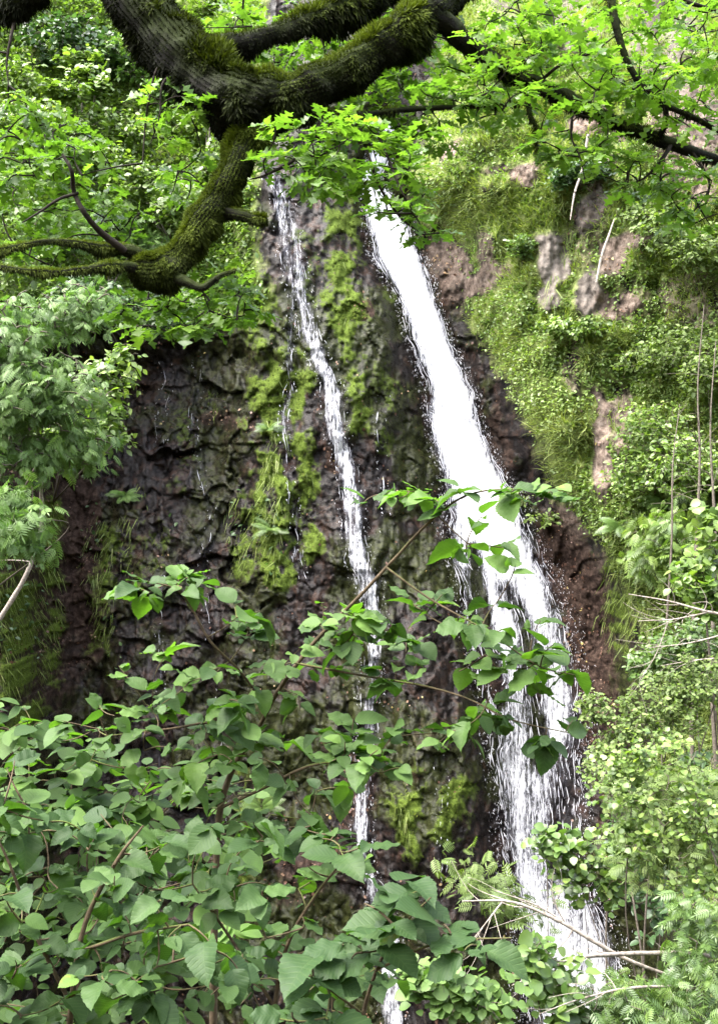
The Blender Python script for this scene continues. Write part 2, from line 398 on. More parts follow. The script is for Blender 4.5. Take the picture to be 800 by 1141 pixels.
def cliff_mat():
    m, nt, out = newmat('wet_rock_moss_and_soil')
    moss, so, gr, we = attr(nt, 'cover')
    pa, ol, dk, _ = attr(nt, 'cover_b')
    g = nt.nodes.new('ShaderNodeNewGeometry'); pos = g.outputs['Position']
    n1 = noise(nt, pos, 1.3, 6, 0.6); n2 = noise(nt, pos, 7, 6, 0.65); n3 = noise(nt, pos, 32, 4, 0.6); n4 = noise(nt, pos, 3.1, 5, 0.7)
    rock = ramp(nt, n2, [(0.28, (0.005, 0.004, 0.004)), (0.5, (0.009, 0.0072, 0.0066)), (0.68, (0.020, 0.0165, 0.0155)), (0.82, (0.055, 0.047, 0.046))])
    rock = mixc(nt, ramp(nt, n4, [(0.5, (0, 0, 0)), (0.68, (1, 1, 1))]), rock, (0.040, 0.024, 0.018))
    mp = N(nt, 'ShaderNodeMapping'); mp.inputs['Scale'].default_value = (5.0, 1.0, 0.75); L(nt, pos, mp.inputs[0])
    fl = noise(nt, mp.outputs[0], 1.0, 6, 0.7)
    film_sheen = math_(nt, 'MULTIPLY', math_(nt, 'SUBTRACT', fl, 0.60), 6.0, clamp=True)
    film_sheen = math_(nt, 'MULTIPLY', math_(nt, 'MULTIPLY', film_sheen, math_(nt, 'ADD', 0.3, math_(nt, 'MULTIPLY', dk, 0.7))), we)
    rock = mixc(nt, math_(nt, 'MULTIPLY', film_sheen, 0.55), rock, (0.090, 0.083, 0.094))  # sky sheen on the thin water film, painted in as lighter rock colour
    palec = ramp(nt, n2, [(0.3, (0.06, 0.050, 0.042)), (0.5, (0.14, 0.120, 0.102)), (0.75, (0.25, 0.218, 0.188))])
    rock = mixc(nt, pa, rock, palec)
    soilc = ramp(nt, n2, [(0.3, (0.05, 0.036, 0.028)), (0.5, (0.125, 0.094, 0.075)), (0.72, (0.23, 0.185, 0.155))])
    soilw = ramp(nt, n2, [(0.3, (0.008, 0.0052, 0.0042)), (0.5, (0.025, 0.0158, 0.0120)), (0.75, (0.085, 0.058, 0.045))])
    soilc = mixc(nt, we, soilc, soilw)
    mossc = ramp(nt, n3, [(0.28, (0.020, 0.030, 0.005)), (0.5, (0.050, 0.074, 0.011)), (0.75, (0.095, 0.130, 0.022))])
    olivec = ramp(nt, n2, [(0.3, (0.006, 0.007, 0.002)), (0.5, (0.014, 0.0165, 0.005)), (0.75, (0.036, 0.040, 0.012))])
    grc = ramp(nt, n2, [(0.3, (0.06, 0.080, 0.022)), (0.55, (0.12, 0.145, 0.045)), (0.75, (0.19, 0.185, 0.085))])
    def fac(a, nz, k=2.6): return math_(nt, 'MULTIPLY', math_(nt, 'SUBTRACT', math_(nt, 'ADD', a, math_(nt, 'MULTIPLY', math_(nt, 'SUBTRACT', nz, 0.5), 1.5)), 0.36), k, clamp=True)
    fm = fac(moss, n2); fs = fac(so, n4)
    c = mixc(nt, fac(ol, n2, 1.6), rock, olivec)
    c = mixc(nt, fac(gr, n4), c, grc)
    c = mixc(nt, fs, c, soilc)
    c = mixc(nt, fm, c, mossc)
    bs = N(nt, 'ShaderNodeBsdfPrincipled', Roughness=0.5)
    L(nt, c, bs.inputs['Base Color'])
    cover = math_(nt, 'MAXIMUM', math_(nt, 'MAXIMUM', fm, fs), math_(nt, 'MAXIMUM', gr, math_(nt, 'SUBTRACT', 1.0, we)))
    ro = math_(nt, 'ADD', 0.30, math_(nt, 'MULTIPLY', cover, 0.6)); ro = math_(nt, 'ADD', ro, math_(nt, 'MULTIPLY', math_(nt, 'SUBTRACT', n2, 0.5), 0.5), clamp=True)
    L(nt, ro, bs.inputs['Roughness'])
    sp = math_(nt, 'SUBTRACT', 0.13, math_(nt, 'MULTIPLY', cover, 0.06)); L(nt, sp, bs.inputs['Specular IOR Level'])
    b1 = N(nt, 'ShaderNodeBump', Strength=0.5, Distance=0.05); L(nt, n2, b1.inputs['Height'])
    b2 = N(nt, 'ShaderNodeBump', Strength=0.8, Distance=0.025); L(nt, n3, b2.inputs['Height']); L(nt, b1.outputs[0], b2.inputs['Normal'])
    L(nt, b2.outputs[0], bs.inputs['Normal']); L(nt, bs.outputs[0], out.inputs[0])
    return m
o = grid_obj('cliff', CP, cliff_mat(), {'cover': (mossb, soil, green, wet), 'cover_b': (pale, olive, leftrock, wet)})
o['kind'] = 'structure'
top = CP[0]; tt_ = np.linspace(0, 1, 24)[:, None, None] ** 1.5
back = top[None] * (1 + tt_ * 3.0) * np.array([1, 1, 0]) + np.array([0, 0, 1.0]) * (top[None, :, 2:3] + tt_ * 14 + 0.25 * fbm(top[None, :, 0:1] * (1 + 3 * tt_), tt_ * 40 + 0 * top[None, :, 0:1], 0.0, 3, 4)[...])
HILL = back[::-1]

# ------------------------------------------------------------------ ground, pool
def ground_z(x, y):
    x = np.asarray(x, float); y = np.asarray(y, float)
    z = np.maximum(-12.6, -1.62 - np.maximum(0, y - 1.6) * 0.82)
    z = z + np.maximum(0, -1.5 - y) * 0.8  # unseen hillside behind the viewpoint, added to block sky light
    z = z + smooth(4, 18, np.abs(x)) * 9.0 * smooth(3, 12, y) + 0.12 * fbm(x * 0.6, y * 0.6, 0.0, 4, 5)
    return np.minimum(z, 22)
def soil_mat():
    m, nt, out = newmat('forest_floor')
    g = nt.nodes.new('ShaderNodeNewGeometry'); n2 = noise(nt, g.outputs['Position'], 6, 6, 0.65); n3 = noise(nt, g.outputs['Position'], 1.1, 4)
    c = ramp(nt, n2, [(0.3, (0.02, 0.013, 0.009)), (0.6, (0.07, 0.045, 0.028)), (0.8, (0.12, 0.085, 0.05))])
    c = mixc(nt, ramp(nt, n3, [(0.45, (0, 0, 0)), (0.6, (1, 1, 1))]), c, (0.035, 0.05, 0.014))
    bs = N(nt, 'ShaderNodeBsdfPrincipled', Roughness=0.95); L(nt, c, bs.inputs['Base Color'])
    b = N(nt, 'ShaderNodeBump', Strength=0.8, Distance=0.08); L(nt, n2, b.inputs['Height']); L(nt, b.outputs[0], bs.inputs['Normal']); L(nt, bs.outputs[0], out.inputs[0])
    return m
gx = np.concatenate([np.arange(-120, -14, 4), np.arange(-14, 14, 0.4), np.arange(14, 121, 4)]); gy = np.concatenate([np.arange(-80, -6, 3), np.arange(-6, 34, 0.4), np.arange(34, 120, 4)])
GX, GY = np.meshgrid(gx, gy)
o = grid_obj('hilltop', HILL, soil_mat(), {}); o['kind'] = 'structure'
o = grid_obj('ground', np.stack([GX, GY, ground_z(GX, GY)], -1)[:, ::-1], soil_mat(), {}); o['kind'] = 'structure'
def pool_mat():
    m, nt, out = newmat('plunge_pool_water')
    g = nt.nodes.new('ShaderNodeNewGeometry'); n = noise(nt, g.outputs['Position'], 5, 4)
    bs = N(nt, 'ShaderNodeBsdfPrincipled', Roughness=0.08); bs.inputs['Base Color'].default_value = (0.03, 0.035, 0.03, 1)
    b = N(nt, 'ShaderNodeBump', Strength=0.6, Distance=0.08); L(nt, n, b.inputs['Height']); L(nt, b.outputs[0], bs.inputs['Normal']); L(nt, bs.outputs[0], out.inputs[0])
    return m
px_, py_ = np.meshgrid(np.linspace(-4, 7, 40), np.linspace(14, 23.5, 30))
o = grid_obj('pool', np.stack([px_, py_, px_ * 0 - 12.25], -1)[:, ::-1], pool_mat(), {}); o['kind'] = 'structure'

# ------------------------------------------------------------------ falling water
def water_mat():
    m, nt, out = newmat('white_falling_water')
    a, s, d, _ = attr(nt, 'leaf')          # across (m), along (m), density
    def coords(ka, ks):
        cb = nt.nodes.new('ShaderNodeCombineXYZ')
        L(nt, math_(nt, 'MULTIPLY', a, ka), cb.inputs[0]); L(nt, math_(nt, 'MULTIPLY', s, ks), cb.inputs[1]); return cb.outputs[0]
    n1 = noise(nt, coords(16, 1.5), 1.0, 5, 0.65, 0.5)
    n2 = noise(nt, coords(30, 8.0), 1.0, 4, 0.7, 0.8)
    n3 = noise(nt, coords(3.0, 0.45), 1.0, 3, 0.5)
    f = math_(nt, 'ADD', math_(nt, 'ADD', math_(nt, 'MULTIPLY', n1, 0.75), math_(nt, 'MULTIPLY', n2, 0.75)), math_(nt, 'MULTIPLY', n3, 0.6))
    al = math_(nt, 'MULTIPLY', math_(nt, 'ADD', math_(nt, 'SUBTRACT', f, 1.56), math_(nt, 'MULTIPLY', d, 0.98)), 3.6, clamp=True)
    df = N(nt, 'ShaderNodeBsdfPrincipled', Roughness=0.35); df.inputs['Base Color'].default_value = (0.80, 0.81, 0.84, 1)
    th = math_(nt, 'SUBTRACT', math_(nt, 'MULTIPLY', math_(nt, 'ADD', math_(nt, 'SUBTRACT', f, 1.56), math_(nt, 'MULTIPLY', d, 0.98)), 2.3), 0.22, clamp=True)
    wc = mixc(nt, th, (0.13, 0.13, 0.155), (0.82, 0.83, 0.85)); L(nt, wc, df.inputs['Base Color'])
    b = N(nt, 'ShaderNodeBump', Strength=0.35, Distance=0.03); L(nt, n1, b.inputs['Height']); L(nt, b.outputs[0], df.inputs['Normal'])
    tl = nt.nodes.new('ShaderNodeBsdfTranslucent'); L(nt, wc, tl.inputs[0])
    m1 = nt.nodes.new('ShaderNodeMixShader'); m1.inputs[0].default_value = 0.25; L(nt, df.outputs[0], m1.inputs[1]); L(nt, tl.outputs[0], m1.inputs[2])
    tp = nt.nodes.new('ShaderNodeBsdfTransparent'); tp.inputs[0].default_value = (0.93, 0.93, 0.96, 1)
    m2 = nt.nodes.new('ShaderNodeMixShader'); L(nt, al, m2.inputs[0]); L(nt, tp.outputs[0], m2.inputs[1]); L(nt, m1.outputs[0], m2.inputs[2]); L(nt, m2.outputs[0], out.inputs[0])
    return m
def strand_mat():
    m, nt, out = newmat('water_strands')
    df = N(nt, 'ShaderNodeBsdfPrincipled', Roughness=0.3); df.inputs['Base Color'].default_value = (0.50, 0.50, 0.54, 1)
    tl = nt.nodes.new('ShaderNodeBsdfTranslucent'); tl.inputs[0].default_value = (0.85, 0.86, 0.9, 1)
    m1 = nt.nodes.new('ShaderNodeMixShader'); m1.inputs[0].default_value = 0.3; L(nt, df.outputs[0], m1.inputs[1]); L(nt, tl.outputs[0], m1.inputs[2]); L(nt, m1.outputs[0], out.inputs[0])
    return m
WATER, STRAND = water_mat(), strand_mat()
BOX = (np.array([[-1, -1, -1], [1, -1, -1], [1, 1, -1], [-1, 1, -1], [-1, -1, 1], [1, -1, 1], [1, 1, 1], [-1, 1, 1]]) * 0.5,
       np.array([[0, 3, 2, 1], [4, 5, 6, 7], [0, 1, 5, 4], [1, 2, 6, 5], [2, 3, 7, 6], [3, 0, 4, 7]]), np.zeros((8, 2)))
OCT = (BOX[0] * np.where(np.abs(BOX[0][:, 1:2]) > 0, [[0.45, 1, 0.45]], 1), BOX[1], BOX[2])

def water_body(name, vs, Ls, Rs, dens, nstr, ndrop, bulge, swr=(0.003, 0.011), slen=(0.10, 0.45), edgefall=0.35, lift=0.07, layers=1, gaps=None):
    vs, Ls, Rs, dens = [np.asarray(x, float) for x in (vs, Ls, Rs, dens)]
    vv = np.arange(vs[0], vs[-1], 2.5); nt_ = 46
    t = np.linspace(0, 1, nt_)
    Lv, Rv = np.interp(vv, vs, Ls), np.interp(vv, vs, Rs)
    wig = 3.0 * vnoise(vv * 0.021, vv * 0, vv * 0, 5)
    Lv = Lv + wig + 2.2 * vnoise(vv * 0.08, vv * 0 + 3, vv * 0, 6); Rv = Rv + wig + 2.2 * vnoise(vv * 0.08, vv * 0 + 7, vv * 0, 6)
    UU = Lv[:, None] + (Rv - Lv)[:, None] * t[None]; VV = np.repeat(vv[:, None], nt_, 1)
    Dc = cliffD(UU, VV)
    hw_ = 16                                    # water bridges the small hollows of the rock
    pad = np.pad(Dc, ((hw_, hw_), (0, 0)), 'edge')
    Ds = sum(pad[i:i + len(vv)] for i in range(2 * hw_ + 1)) / (2 * hw_ + 1.0)
    if bulge > 0.1:
        pad = np.pad(Ds, ((0, 0), (8, 8)), 'edge'); Ds = sum(pad[:, i:i + nt_] for i in range(17)) / 17.0
        Ds = Ds - 0.04
    Dm = np.minimum(Ds, Dc + 0.10) if bulge > 0.1 else np.minimum(Ds, Dc)
    prof = np.sqrt(np.clip(1 - (2 * t - 1) ** 2, 0, 1))[None]
    edge = np.minimum(t, 1 - t)[None] * (Rv - Lv)[:, None]
    acc = Acc()
    for ly in range(layers):
        Dw = Dm - lift - (bulge * prof + 0.05) * (1 - 0.45 * ly) - 0.025 * fbm(UU * 0.25, VV * 0.05, ly * 3.0 + 1.0, 3, 9)
        P = P_of(UU, VV, Dw)
        dn = np.interp(vv, vs, dens)[:, None] * (0.45 + 0.55 * smooth(0, 1, edge / np.maximum(4, (Rv - Lv)[:, None] * edgefall)))
        if gaps is not None: dn = dn - gaps(UU, VV)
        m, n = P.shape[:2]
        i = np.arange(m - 1)[:, None] * n; j = np.arange(n - 1)[None]
        Q = np.stack([i + j, i + n + j, i + n + j + 1, i + j + 1], -1).reshape(-1, 4)
        A = np.stack([UU / F * 24 + ly * 3.7, VV / F * 24 + ly * 1.9, dn], -1)
        acc.add(P.reshape(-1, 3), Q, A.reshape(-1, 3))
    o = acc.build(name, WATER); o['kind'] = 'structure'
    Dw = Dm - lift - bulge * prof - 0.04
    a = Acc()
    def grid_pt(iv, tt, out_):
        iv = np.clip(iv, 0, len(vv) - 1.001); i0 = iv.astype(int); fv = iv - i0
        tj = np.clip(tt, 0, 1) * (nt_ - 1.001); j0 = tj.astype(int)
        dd = Dw[i0, j0] * (1 - fv) + Dw[i0 + 1, j0] * fv - out_
        uu = (Lv[i0] * (1 - fv) + Lv[i0 + 1] * fv) + tt * ((Rv - Lv)[i0] * (1 - fv) + (Rv - Lv)[i0 + 1] * fv)
        v_ = vv[i0] + fv * 2.5
        return P_of(uu, v_, dd)
    done = 0
    while done < nstr:
        i0 = RS.uniform(0, len(vv) - 3); tt = RS.uniform(0.04, 0.96)
        if RS.rand() > np.interp(vv[int(i0)], vs, dens) + 0.15: continue
        if gaps is not None and RS.rand() < 1.6 * gaps(np.array([Lv[int(i0)] + tt * (Rv - Lv)[int(i0)]]), np.array([vv[int(i0)]]))[0]: continue
        ln = RS.uniform(*slen) / 24 * F / 2.5; m = 7
        ii = np.linspace(i0, min(i0 + ln, len(vv) - 2), m)
        tl = tt + np.linspace(0, RS.normal(0, 0.015), m)
        p = grid_pt(ii, tl, RS.uniform(0.0, 0.10) * (0.4 + bulge * 2))
        r = RS.uniform(*swr) * np.sin(np.linspace(0.12, np.pi - 0.12, m)) ** 0.7
        a.tube(p, r, 4, 0.5); done += 1
    n = ndrop
    if n:
        ii = RS.uniform(0, len(vv) - 2, n); tt = np.where(RS.rand(n) < 0.5, RS.normal(0, 0.06, n), 1 + RS.normal(0, 0.06, n)); tt = np.where(RS.rand(n) < 0.2, RS.rand(n), tt)
        p = grid_pt(ii, tt, RS.uniform(0, 0.25, n))
        d = np.array([[0.15, -0.1, -1]]) + rnd(n, 0.3)
        sz = RS.uniform(0.015, 0.06, n) * RS.uniform(0.4, 1, n); R = frames(d, rnd(n) + np.array([[0, -1, 0]]), sz, RS.uniform(0.3, 0.6, n))
        R[:, :, 2] *= 0.35
        a.inst(OCT, R, p, np.full(n, 0.5))
    s = a.build('spray', STRAND, o)
    return o

def main_gaps(u, v):
    g = 0.62 * np.exp(-(dpoly(u, v, [(528, 610), (535, 660), (545, 720), (556, 780)]) / 8) ** 2)
    g = np.maximum(g, 0.42 * np.exp(-(dpoly(u, v, [(565, 655), (585, 700), (595, 780), (600, 850)]) / 11) ** 2))
    g = np.maximum(g, 0.24 * smooth(600, 625, u) * smooth(800, 880, v) * smooth(1010, 960, v))
    g = np.maximum(g, 0.30 * np.exp(-(((u - 622) / 18) ** 2 + ((v - 960) / 50) ** 2)))
    g = np.maximum(g, 0.30 * np.exp(-((u - Lf(v) - 7) / 9) ** 2) * smooth(250, 290, v) * smooth(470, 430, v))
    return g
mv = [140, 200, 240, 285, 330, 400, 460, 520, 560, 600, 650, 700, 760, 820, 880, 920, 960, 1000, 1050, 1141, 1300]
water_body('waterfall', mv, np.interp(mv, fallV, fallL), np.interp(mv, fallV, fallR),
           [0.85, 0.95, 1.0, 1.02, 1.0, 1.0, 1.0, 1.0, 0.97, 0.93, 0.90, 0.85, 0.78, 0.76, 0.74, 0.74, 0.75, 0.80, 0.83, 0.80, 0.8], 2600, 6000, 0.30, gaps=main_gaps, layers=1, edgefall=0.26)
cv_ = [185, 250, 330, 400, 460, 520, 600, 650, 720, 800, 900, 960, 1040, 1141, 1240]
cu_ = [300, 318, 333, 357, 375, 386, 396, 410, 416, 408, 403, 405, 432, 438, 440]
cw_ = [12, 15, 14, 13, 14, 14, 16, 17, 14, 12, 13, 12, 15, 15, 15]
water_body('cascade', cv_, np.subtract(cu_, cw_), np.add(cu_, cw_), [0.54, 0.62, 0.66, 0.68, 0.74, 0.76, 0.76, 0.72, 0.62, 0.63, 0.67, 0.63, 0.76, 0.78, 0.76], 140, 900, 0.06, (0.003, 0.008), (0.1, 0.4), lift=0.03)
water_body('trickle', [325, 400, 470, 560, 650], [318, 317, 313, 320, 334], [330, 329, 325, 332, 346], [0.52, 0.52, 0.44, 0.42, 0.35], 25, 120, 0.03, (0.004, 0.008), (0.1, 0.4), lift=0.02)
for tv, tu, tw, td in (([395, 450, 510, 560], [222, 217, 222, 230], 5, 0.5), ([560, 640, 720], [236, 228, 232], 5, 0.42), ([640, 700, 780], [180, 176, 178], 4, 0.5), ([440, 520, 600], [426, 427, 430], 6, 0.38),
                       ([760, 850, 930], [246, 250, 246], 6, 0.45), ([840, 920, 1000], [492, 494, 500], 8, 0.35), ([400, 450, 500], [186, 182, 184], 6, 0.36), ([1060, 1141, 1200], [172, 176, 178], 10, 0.55)):
    water_body('trickle', tv, np.subtract(tu, tw), np.add(tu, tw), [td * 0.9] * len(tv), 6, 40, 0.03, (0.003, 0.008), (0.1, 0.4), lift=0.02)

# ------------------------------------------------------------------ leaf and bark materials
OAKM = leaf_mat('oak_leaf_green', [(0.0, (0.045, 0.095, 0.012)), (0.5, (0.085, 0.160, 0.020)), (0.92, (0.135, 0.215, 0.03)), (1.0, (0.22, 0.20, 0.03))], 0.5, (1.5, 1.7, 0.75), 0.4, 0.45)
HAZM = leaf_mat('hazel_leaf_green', [(0.0, (0.024, 0.050, 0.016)), (0.5, (0.053, 0.096, 0.026)), (0.9, (0.095, 0.165, 0.036)), (1.0, (0.34, 0.30, 0.04))], 0.38, (1.3, 1.8, 0.35), 0.55, 0.2, veins=0.22)
BRIGHT = leaf_mat('bright_shrub_leaf', [(0.0, (0.040, 0.080, 0.018)), (0.5, (0.082, 0.140, 0.032)), (0.9, (0.135, 0.195, 0.05)), (1.0, (0.36, 0.33, 0.06))], 0.35, (1.3, 1.5, 0.5), 0.38, 0.5)
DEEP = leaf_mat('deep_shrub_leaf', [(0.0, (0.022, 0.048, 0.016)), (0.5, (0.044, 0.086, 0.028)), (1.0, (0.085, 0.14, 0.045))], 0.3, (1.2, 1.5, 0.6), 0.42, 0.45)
BLUEG = leaf_mat('bluish_pinnate_leaf', [(0.0, (0.045, 0.090, 0.020)), (0.5, (0.098, 0.165, 0.042)), (1.0, (0.17, 0.25, 0.080))], 0.35, (1.2, 1.5, 0.6), 0.5, 0.3)
PALEG = leaf_mat('pale_bank_leaf', [(0.0, (0.055, 0.090, 0.022)), (0.5, (0.108, 0.155, 0.040)), (0.9, (0.165, 0.215, 0.070)), (1.0, (0.42, 0.37, 0.06))], 0.38, (1.2, 1.4, 0.45), 0.5, 0.3)
FRESH = leaf_mat('fresh_light_leaf', [(0.0, (0.050, 0.095, 0.018)), (0.5, (0.120, 0.185, 0.038)), (0.9, (0.22, 0.285, 0.085)), (1.0, (0.42, 0.37, 0.06))], 0.38, (1.2, 1.4, 0.45), 0.4, 0.45)
GRASSM = leaf_mat('bank_grass', [(0.0, (0.080, 0.115, 0.022)), (0.5, (0.155, 0.200, 0.045)), (0.85, (0.22, 0.25, 0.085)), (1.0, (0.26, 0.21, 0.10))], 0.35, (1.2, 1.35, 0.5), 0.5, 0.3)
MOSSM = leaf_mat('moss_fibre', [(0.0, (0.005, 0.006, 0.002)), (0.35, (0.014, 0.019, 0.003)), (0.65, (0.045, 0.062, 0.008)), (1.0, (0.115, 0.150, 0.020))], 0.2, (1.2, 1.3, 0.4), 0.8, 0.1)
DEADM = leaf_mat('dead_leaf_litter', [(0.0, (0.045, 0.018, 0.010)), (0.45, (0.085, 0.042, 0.026)), (0.75, (0.20, 0.125, 0.078)), (0.9, (0.28, 0.23, 0.06)), (1.0, (0.45, 0.42, 0.33))], 0.1, (1, 1, 1), 0.5, 0.4)
OAKB = bark_mat('mossy_oak_bark', (0.0022, 0.002, 0.0014), (0.0085, 0.0075, 0.005), 0.45, (0.014, 0.020, 0.003))
TWIGB = bark_mat('dark_twig_bark', (0.006, 0.0045, 0.0035), (0.022, 0.017, 0.012))
HAZB = bark_mat('hazel_bark', (0.028, 0.020, 0.012), (0.095, 0.070, 0.043), 0.15)
GREYB = bark_mat('grey_sapling_bark', (0.04, 0.032, 0.025), (0.13, 0.11, 0.09), 0.12)
DEADB = bark_mat('bleached_dead_wood', (0.10, 0.08, 0.065), (0.34, 0.30, 0.26))

# ------------------------------------------------------------------ growing plants
def spline(pts, n):
    """Catmull-Rom through pts (k, m) resampled to n rows"""
    P = np.asarray(pts, float); P = np.vstack([2 * P[0] - P[1], P, 2 * P[-1] - P[-2]])
    k = len(P) - 3; t = np.linspace(0, k - 1e-6, n); i = t.astype(int); f = (t - i)[:, None]
    a, b, c, d = P[i], P[i + 1], P[i + 2], P[i + 3]
    return 0.5 * (2 * b + (c - a) * f + (2 * a - 5 * b + 4 * c - d) * f ** 2 + (3 * b - a - 3 * c + d) * f ** 3)
def limb(pts, n=None):
    """pts: (u, v, y, radius) -> points, radii"""
    S = spline(pts, n or max(8, len(pts) * 6))
    P = np.stack([(S[:, 0] - CU) / F * S[:, 2], S[:, 2], (CV - S[:, 1]) / F * S[:, 2]], -1)
    return P, np.maximum(S[:, 3], 0.0012)

def grow(acc, skel, skr, anchors, r0=0.004, rtip=0.0015, sag=0.08, sides=4, maxr=None):
    """connect every anchor to the nearest wood already grown; returns end directions"""
    sk = [np.asarray(skel)]; A = np.asarray(anchors)
    S = np.concatenate(sk)
    d0 = np.min(np.linalg.norm(A[:, None] - S[None], axis=-1), axis=1) if len(S) * len(A) < 6e6 else np.linalg.norm(A - S.mean(0), axis=1)
    dirs = np.zeros(A.shape)
    for i in np.argsort(d0):
        S = np.concatenate(sk)
        w = np.linalg.norm(S - A[i], axis=1)
        w = w + 0.35 * np.maximum(0, S[:, 2] - A[i, 2])
        j = int(np.argmin(w)); p0 = S[j]; d = A[i] - p0; ln = np.linalg.norm(d)
        if ln < 1e-3: dirs[i] = (0, 0, 1); continue
        m = 6; t = np.linspace(0, 1, m)[:, None]
        side = np.cross(d, RS.normal(0, 1, 3)); side = side / (np.linalg.norm(side) + 1e-9) * ln * 0.10
        pth = p0 + d * t + side * np.sin(np.pi * t) + np.array([0, 0, 1]) * ln * sag * np.sin(np.pi * t)
        acc.tube(pth, np.linspace(r0 * (0.8 + min(1.2, ln)), rtip, m), sides, RS.rand())
        dirs[i] = nrm(pth[-1] - pth[-2]); sk.append(pth[1:])
    return dirs

def sprays(acc, tpl, anchors, dirs, k, size, spread=0.3, up=(0, -0.35, 1.0), jit=0.4, petiole=0.25, szvar=0.3, tint=(0.2, 0.8), aspect=None, rosette=False, droop=0.15, oldfrac=0.0):
    """k leaves round every anchor"""
    n = len(anchors); A = np.repeat(anchors, k, 0); Dr = np.repeat(dirs, k, 0); N_ = n * k
    upv = np.array([up]) + rnd(N_, jit)
    if rosette:
        ang = np.tile(np.arange(k) * (2 * np.pi / k), n) + np.repeat(RS.uniform(0, 6.28, n), k) + RS.normal(0, 0.3, N_)
        h = np.stack([np.cos(ang), np.sin(ang), ang * 0 - droop], -1)
        d = nrm(h + 0.7 * Dr + rnd(N_, 0.2)); pos = A + d * size * petiole * 0.4
    else:
        pos = A - Dr * (RS.rand(N_, 1) * spread) + rnd(N_, spread * 0.12)
        sg = np.where(np.arange(N_) % 2, 1.0, -1.0)[:, None]
        side = nrm(np.cross(Dr, np.array([[0, 0, 1.0]])) + 1e-6)
        d = nrm(Dr * 0.6 + sg * side * 0.9 + rnd(N_, 0.35) - np.array([[0, 0, droop]])); pos = pos + d * size * petiole * 0.5
    s = size * np.clip(RS.normal(1, szvar, N_), 0.45, 1.7)
    base = np.repeat(RS.uniform(tint[0], tint[1], n), k)
    tn = np.clip(base + RS.normal(0, 0.13, N_), 0, 0.9); tn = np.where(RS.rand(N_) < oldfrac, 1.0, tn)
    R = frames(d, upv, s, aspect)
    if tpl is HAZEL:
        w_ = RS.rand(N_)
        for T, m_ in ((HAZEL, w_ < 0.4), (HAZEL_B, (w_ >= 0.4) & (w_ < 0.7)), (HAZEL_C, w_ >= 0.7)): acc.inst(T, R[m_], pos[m_], tn[m_])
    else: acc.inst(tpl, R, pos, tn)

# ---- the mossy oak
oak_root = np.array([-3.5, 4.9, float(ground_z(-3.5, 4.9)) - 0.1])
oak = thing('oak_tree', 'old moss-covered oak, its thick crooked bough hanging across the top of the view', 'oak tree', oak_root)
def px4(lst, y, rpx): return [(u, v, y, r / F * y) for u, v, r in lst]
trunk = Acc(); mossA = Acc(); wood = []; woodR = []
tp = spline([(*oak_root, 0.42), (-3.45, 4.85, -2.5, 0.34), (-3.3, 4.8, 0.2, 0.30), (-2.9, 4.75, 2.2, 0.27), (-2.2, 4.6, 3.6, 0.20), (-1.75, 4.5, 4.6, 0.15), (-1.0, 4.4, 6.0, .08)], 70)
trunk.tube(tp[:, :3], tp[:, 3], 26, 0.5, 0.35, 6, 3)
tk = trunk.build('trunk', OAKB, oak)
def add_moss(V, D, n, tone, ln=(0.008, 0.030)):
    m, s = V.shape[:2]
    n = int(n * 2.8)
    i = RS.randint(0, m, n); j = RS.randint(0, s, n)
    i2 = np.minimum(i + 1, m - 1); f = RS.rand(n, 1)
    p = V[i, j] * (1 - f) + V[i2, j] * f; nn = D[i, j]
    cl = fbm(p[:, 0] * 9, p[:, 1] * 9, p[:, 2] * 9, 3, 77)
    keep = cl + 0.1 * nn[:, 2] > -0.55; p, nn, cl = p[keep], nn[keep], cl[keep]; k = len(p)
    dn = nrm(nn * 0.7 + np.array([[0, 0, -0.95]]) * (nn[:, 2:3] < 0.35) + rnd(k, 0.35))
    ls = RS.uniform(ln[0], ln[1], k) * (0.6 + 2.2 * np.clip(cl + 0.1, 0, 1)) * np.where(nn[:, 2] < -0.2, 1.3, 1.0)
    mossA.inst(BLADE, frames(dn, nn + rnd(k, 0.4), ls, np.full(k, 2.6)), p - nn * 0.002, np.clip(tone + 0.20 + 0.55 * nn[:, 2] + 0.6 * cl + RS.normal(0, 0.12, k), 0, 1))  # tint follows the upward normal: lit tops and shaded undersides painted into the moss
def bough(name, pts, sides=22, bump=0.45, bs=11, moss=0, tone=0.25, mat=None, n=None, ln=(0.008, 0.030)):
    P, r = limb(pts, n or max(30, len(pts) * 14))
    a = Acc(); V, D = a.tube(P, r, sides, 0.5, bump, bs, len(wood)); a.build(name, mat or OAKB, oak)
    wood.append(P); woodR.append(r)
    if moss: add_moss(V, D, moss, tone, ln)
bough('bough', [(-40, -420, 4.6, 0.1360), (60, -200, 4.3, 0.1200), (118, -60, 4.05, 0.1120), (163, 15, 3.95, 0.1080), (213, 75, 3.85, 0.1080), (258, 112, 3.8, 0.1120), (295, 128, 3.8, 0.0960)], 40, 0.4, 10, 26000, -0.05)
bough('bough', [(262, 118, 3.8, 0.0880), (300, 112, 3.8, 0.0920), (335, 102, 3.8, 0.0760), (375, 86, 3.82, 0.0704), (418, 60, 3.85, 0.0680), (458, 30, 3.9, 0.0680), (500, -5, 4.0, 0.0640), (580, -90, 4.2, 0.0560), (680, -220, 4.5, 0.0480)], 34, 0.45, 12, 20000, 0.34)
bough('bough', [(295, 118, 3.8, 0.0600), (276, 158, 3.77, 0.0560), (254, 200, 3.74, 0.0528), (228, 245, 3.7, 0.0504), (203, 280, 3.68, 0.0496), (178, 299, 3.66, 0.0592), (158, 300, 3.65, 0.0440), (146, 300, 3.65, 0.0160)], 30, 0.5, 14, 26000, 0.62)
